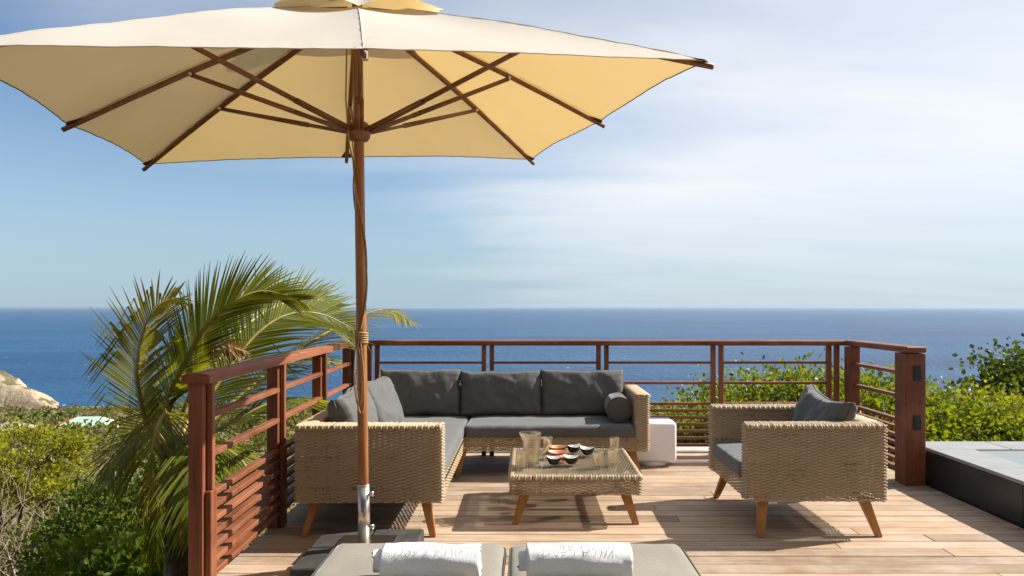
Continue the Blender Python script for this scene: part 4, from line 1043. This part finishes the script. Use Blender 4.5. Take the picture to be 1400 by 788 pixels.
# coconut palm beside the railing
pb = at(240, 612, 4.6); pt = thing('palm_tree', 'young coconut palm with wind-bent fronds beside the left railing', 'palm', (pb.x, pb.y, gz(pb.x, pb.y)))
pg = Vector((pb.x - .05, pb.y, gz(pb.x, pb.y) - .2))
tp_ = catmull([pg, pg.lerp(pb, .5) + Vector((.05, .04, 0)), pb], 10)
tube('trunk', tp_, [.13 + .012 * (i % 2) - .0022 * i for i in range(len(tp_))], MAT['palm_trunk'], pt, 14)
def frond(cps, mat, seed, llen=.5, nl=62, droop=.35, vee=.25, start=.16, fold=.12, wid=.0155, parent=pt, name='frond', fwd=.75, seg=5, face=None):
    rd = random.Random(seed); C = catmull(cps, 14); n = len(C)
    acc = [0]
    for i in range(1, n): acc.append(acc[-1] + (C[i] - C[i - 1]).length)
    L = acc[-1]
    def ev(s):
        s = max(0, min(L * .9999, s))
        i = next(k for k in range(1, n) if acc[k] >= s or k == n - 1); q = (s - acc[i - 1]) / max(1e-6, acc[i] - acc[i - 1]); return C[i - 1].lerp(C[i], q), (C[i] - C[i - 1]).normalized()
    V, F_ = [], []
    bs = Vector((rd.gauss(0, .2), rd.gauss(0, .2), 1))
    for k in range(nl):
        t = start + (1 - start) * k / (nl - 1); p, T = ev(L * t)
        S_ = T.cross(Vector((0, 0, 1)) if abs(T.z) < .93 else Vector((1, 0, 0))).normalized()
        if face: S_ = T.cross(Vector(face)).normalized()
        # keep the blade roughly facing the camera side for steep fronds, as the wind lays it
        N_ = S_.cross(T).normalized()
        prof = (math.sin(math.pi * min(1, .12 + .80 * (t - start) / (1 - start))) ** .6) * (1 - .35 * ((t - start) / (1 - start)) ** 3)
        for sd in (-1, 1):
            if rd.random() < .035: continue
            ll = llen * prof * rd.uniform(.86, 1.1); f_ = fwd + .55 * t + rd.gauss(0, .05)
            d = (T * f_ + S_ * sd * math.cos(vee) + N_ * math.sin(vee)).normalized()
            dr = droop * rd.uniform(.6, 1.3); kink = rd.random() < fold; kp = rd.uniform(.45, .8)
            q = p.copy(); w0 = wid * rd.uniform(.8, 1.15); idx = len(V)
            for e in range(seg + 1):
                u = e / seg
                if e:
                    g = Vector((0, 0, -1)) * dr * u * 1.1
                    if kink and u > kp: g += Vector((0, 0, -1.6))
                    dd_ = (d + g).normalized(); q = q + dd_ * (ll / seg)
                else: dd_ = d
                sw = dd_.cross(N_)
                if sw.length < .1: sw = dd_.cross(T)
                sw.normalize(); w = w0 * (.55 + .9 * u if u < .3 else (1.0 - ((u - .3) / .7) ** 1.8)) * .5 + .0008
                nn = sw.cross(dd_).normalized()
                V += [tuple(q - sw * w + nn * w * .5), tuple(q), tuple(q + sw * w + nn * w * .5)]
            for e in range(seg):
                a = idx + e * 3; F_ += [(a, a + 1, a + 4, a + 3), (a + 1, a + 2, a + 5, a + 4)]
    o = mesh(name, np.array(V), np.array(F_), MAT[mat], parent, True)
    tube('rachis', C, [.017 * (1 - .88 * i / n) + .0015 for i in range(n)], MAT['rachis'], o, 6); return o
def pxs(L): return [at(*q) for q in L]
frond(pxs([(240, 610, 4.6), (224, 560, 4.5), (248, 508, 4.4), (268, 468, 4.35), (291, 437, 4.35), (324, 410, 4.4), (362, 398, 4.5), (408, 410, 4.6)]), 'frond', 1, .44, 92, .16, .22, .12, .02, .0125, fwd=1.45, face=(.25, -1, .15))
frond(pxs([(236, 610, 4.6), (203, 582, 4.45), (190, 532, 4.35), (189, 495, 4.3), (196, 455, 4.3), (214, 420, 4.35), (238, 408, 4.4)]), 'frond_y', 2, .47, 64, .12, .15, .12, .5, .0135, fwd=.8, face=(-.1, -1, .1))
frond(pxs([(250, 604, 4.6), (300, 522, 4.8), (350, 458, 5.0), (395, 430, 5.2), (440, 430, 5.4), (484, 450, 5.6)]), 'frond', 3, .56, 70, .25, .25, .15, .05, fwd=.9, face=(.3, -1, .5))
frond(pxs([(255, 608, 4.65), (330, 540, 5.0), (410, 478, 5.4), (480, 438, 5.8), (525, 424, 6.05), (558, 438, 6.25)]), 'frond_y', 4, .50, 66, .55, .1, .2, .06)
frond(pxs([(238, 606, 4.55), (228, 566, 4.3), (214, 588, 4.1), (206, 640, 4.0), (206, 690, 3.95)]), 'frond_y', 5, .52, 46, 1.2, .05, .2, .2, .013)
frond(pxs([(250, 612, 4.6), (310, 582, 4.7), (370, 552, 4.9), (425, 548, 5.1), (462, 566, 5.2)]), 'frond', 6, .50, 60, .55, .2)
frond(pxs([(246, 602, 4.75), (280, 522, 5.2), (330, 452, 5.6), (380, 418, 6.0), (430, 410, 6.3), (462, 420, 6.5)]), 'frond', 7, .50, 70, .2, .3, fwd=1.1, face=(.3, -1, .3))
frond(pxs([(250, 616, 4.6), (290, 608, 4.5), (330, 630, 4.42), (352, 676, 4.35)]), 'frond', 8, .45, 50, .8, .1)
frond(pxs([(242, 612, 4.5), (262, 596, 4.2), (272, 650, 3.9), (266, 730, 3.72)]), 'frond', 9, .48, 46, .9, .1, wid=.013)
frond(pxs([(250, 566, 4.6), (280, 492, 4.6), (302, 472, 4.6), (330, 480, 4.6)]), 'frond_dead', 10, .26, 40, .7, .1, .35, .3, .028)
frond(pxs([(238, 608, 4.8), (256, 560, 5.4), (304, 502, 6.0), (344, 474, 6.4)]), 'frond', 11, .55, 58, .4, .3)
frond(pxs([(240, 620, 4.6), (222, 650, 4.5), (214, 700, 4.45), (212, 760, 4.4)]), 'frond_y', 12, .42, 36, .9, .1, .1, wid=.012)
frond(pxs([(250, 622, 4.6), (292, 660, 4.5), (312, 720, 4.42), (316, 790, 4.4)]), 'frond', 13, .45, 50, .8, .1, .1)
frond(pxs([(232, 612, 4.6), (200, 596, 4.45), (170, 612, 4.3), (150, 650, 4.2)]), 'frond', 14, .40, 34, .8, .15, .1, wid=.012)
frond(pxs([(248, 606, 4.8), (310, 560, 5.2), (370, 512, 5.7), (420, 490, 6.1), (470, 500, 6.4)]), 'frond', 15, .55, 58, .5, .25)

# far hillside scrub (too many to count)
def scrub():
    rg = np.random.default_rng(99); P, N, Sz = [], [], []
    bands = [(13, 30, 200, 160, .11, 1.0), (30, 80, 900, 60, .30, 1.5), (80, 200, 2600, 26, .62, 2.2), (200, 452, 5200, 14, 1.15, 3.0)]
    for (d0, d1, cnt, per, sz, hh) in bands:
        for _ in range(cnt):
            D = math.sqrt(rg.uniform(d0 * d0, d1 * d1)); px = rg.uniform(-500, 640) if rg.random() < .72 else rg.uniform(640, 1900)
            x = (px - PX) * D / F; z = gz(x, D)
            if z < SEA + 1 or (px < 90 and D > 440): continue
            if D < 16 and -9 < x < 9.5: continue
            hgt = hh * rg.uniform(.35, 1.2); rad = hgt * rg.uniform(.6, 1.1)
            o = rg.normal(0, 1, (per, 3)); o /= np.linalg.norm(o, axis=1)[:, None]; o *= rg.uniform(.5, 1, (per, 1)) ** .5
            o[:, 2] = np.abs(o[:, 2]); P.append(np.array([x, D, z]) + o * np.array([rad, rad, hgt])); N.append(o); Sz.append(np.full(per, sz))
    P = np.vstack(P); N = np.vstack(N); Sz = np.concatenate(Sz); V, F_ = leaf_arrays(P, N, Sz, .75, .25, .6, rg, .2)
    tag(mesh('hillside_scrub', V, F_, MAT['leaf_scrub']), 'green and brown scrub covering the slope down to the sea', 'scrub', kind='stuff')
scrub()
def grass():
    rg = np.random.default_rng(5); n = 26000
    P = np.stack([rg.uniform(-1.4, 9, n), rg.uniform(6.7, 8.6, n), np.zeros(n)], 1); P[:, 2] = [gz(x, y) for x, y, _ in P]
    V, F_ = leaf_arrays(P, np.tile([0, 0, 1.], (n, 1)), .75, .022, .05, .25, rg, .3)
    tag(mesh('tall_grass', V, F_, MAT['leaf_scrub']), 'tall green and straw grass behind the far railing', 'grass', kind='stuff')
grass()

# far palms, houses
MAT['roof_green'] = m_plain('pale_green_roof', (.42, .60, .47), .5, 0, .08, .5)
MAT['roof_red'] = m_plain('terracotta_roof', (.42, .12, .05), .8, 0, .2, .5)
MAT['roof_grey'] = m_plain('grey_shingle_roof', (.28, .26, .25), .8, 0, .15, .5)
MAT['stucco'] = m_plain('cream_stucco', (.66, .60, .50), .9, 0, .08, .5)
MAT['window'] = m_plain('dark_window', (.03, .035, .04), .15, 0, .1, 1)
def house(px, D, w, d, wall, rise, roofm, label, yaw=0.0, base_py=None):
    x = (px - PX) * D / F; z = gz(x, D) + .5
    t = thing('house', label, 'house', (x, D, z), 'houses on the far slope')
    Mx = Matrix.Translation((x, D, z)) @ Matrix.Rotation(yaw, 4, 'Z')
    def pm(name, v, f, m): return mesh(name, [Mx @ Vector(q) for q in v], f, m, t)
    a, b = w / 2, d / 2
    pm('wall', [(-a, -b, -2.5), (a, -b, -2.5), (a, b, -2.5), (-a, b, -2.5), (-a, -b, wall), (a, -b, wall), (a, b, wall), (-a, b, wall)], [(0, 1, 5, 4), (1, 2, 6, 5), (2, 3, 7, 6), (3, 0, 4, 7)], MAT['stucco'])
    e = .7; r_ = max(.1, a - b)
    pm('roof', [(-a - e, -b - e, wall - .1), (a + e, -b - e, wall - .1), (a + e, b + e, wall - .1), (-a - e, b + e, wall - .1), (-r_, 0, wall + rise), (r_, 0, wall + rise)], [(0, 1, 5, 4), (1, 2, 5), (2, 3, 4, 5), (3, 0, 4), (3, 2, 1, 0)], roofm)
    for k in range(3):
        cx_ = (-.6 + .6 * k) * a; pm('window', [(cx_ - .6, -b - .05, .7), (cx_ + .6, -b - .05, .7), (cx_ + .6, -b - .05, 1.9), (cx_ - .6, -b - .05, 1.9)], [(0, 1, 2, 3)], MAT['window'])
house(122, 195, 13, 7, 2.4, 2.2, MAT['roof_green'], 'house with pale green roof left of the palm', R(4), 594)
house(104, 212, 8, 6, 2.6, 2.4, MAT['roof_red'], 'house with terracotta roof behind the green-roofed one', R(-8), 591)
house(88, 170, 6, 5, 2.2, 1.4, MAT['roof_grey'], 'small grey-roofed house below the terracotta roof', R(10), 604)
house(16, 175, 9, 7, 2.4, 1.8, MAT['roof_grey'], 'grey-roofed house at the left edge of the far slope', R(-5), 601)
house(4, 150, 8, 6, 2.2, 1.2, MAT['roof_green'], 'pale flat-roofed house at the far left edge', R(6), 609)
labs = ['far dark palm above the grey roof, leftmost', 'far dark palm, second from the left on the far slope', 'far dark palm at the middle of the distant row', 'far dark palm next to the terracotta roof', 'far dark palm standing right over the terracotta roof']
for i, (px, D, py) in enumerate([(26, 190, 574), (48, 185, 570), (63, 192, 568), (80, 188, 571), (100, 200, 568)]):
    c = at(px, py - 4, D); t = thing('far_palm', labs[i], 'palm', (c.x, c.y, c.z - 6), 'palms in the far treeline')
    tube('trunk', [(c.x, c.y, c.z - 8), (c.x + .2, c.y, c.z - 3), (c.x, c.y, c.z)], [.22, .16, .12], MAT['palm_trunk'], t, 6)
    V, F_ = [], []; rd = random.Random(i)
    for k in range(15):
        a = k * 2.4; el = rd.uniform(-.2, 1.1); L = rd.uniform(2.0, 2.9); q = Vector(c); d = Vector((math.cos(a) * math.cos(el), math.sin(a) * math.cos(el), math.sin(el))); s = d.cross(Vector((0, 0, 1))).normalized(); b0 = len(V)
        for e in range(6):
            w = (.1, .42, .5, .45, .3, .05)[e]
            V += [tuple(q - s * w - Vector((0, 0, w * .7))), tuple(q), tuple(q + s * w - Vector((0, 0, w * .7)))]; d = (d + Vector((0, 0, -.26))).normalized(); q = q + d * L / 5
        for e in range(5):
            a_ = b0 + e * 3; F_ += [(a_, a_ + 1, a_ + 4, a_ + 3), (a_ + 1, a_ + 2, a_ + 5, a_ + 4)]
    mesh('crown', V, F_, MAT['leaf_dark'], t)

# sea air: one even volume round the camera, the terrace, the hillside and the sea
if HAZE:
    hm = bpy.data.materials.new('sea_air'); hm.use_nodes = True; ht = hm.node_tree; ht.nodes.clear()
    ho = ht.nodes.new('ShaderNodeOutputMaterial'); hp = ht.nodes.new('ShaderNodeVolumePrincipled')
    hp.inputs['Color'].default_value = (.46, .60, .76, 1); hp.inputs['Density'].default_value = HAZE; hp.inputs['Anisotropy'].default_value = .2
    ht.links.new(hp.outputs[0], ho.inputs['Volume'])
    B = 91000; zl, zh = SEA - 7, 9.0
    hb = mesh('haze', [(-B, -B, zl), (B, -B, zl), (B, B, zl), (-B, B, zl), (-B, -B, zh), (B, -B, zh), (B, B, zh), (-B, B, zh)],
              [(3, 2, 1, 0), (4, 5, 6, 7), (0, 1, 5, 4), (1, 2, 6, 5), (2, 3, 7, 6), (3, 0, 4, 7)], hm)
    tag(hb, 'thin sea haze over the water towards the horizon', 'haze', kind='stuff')
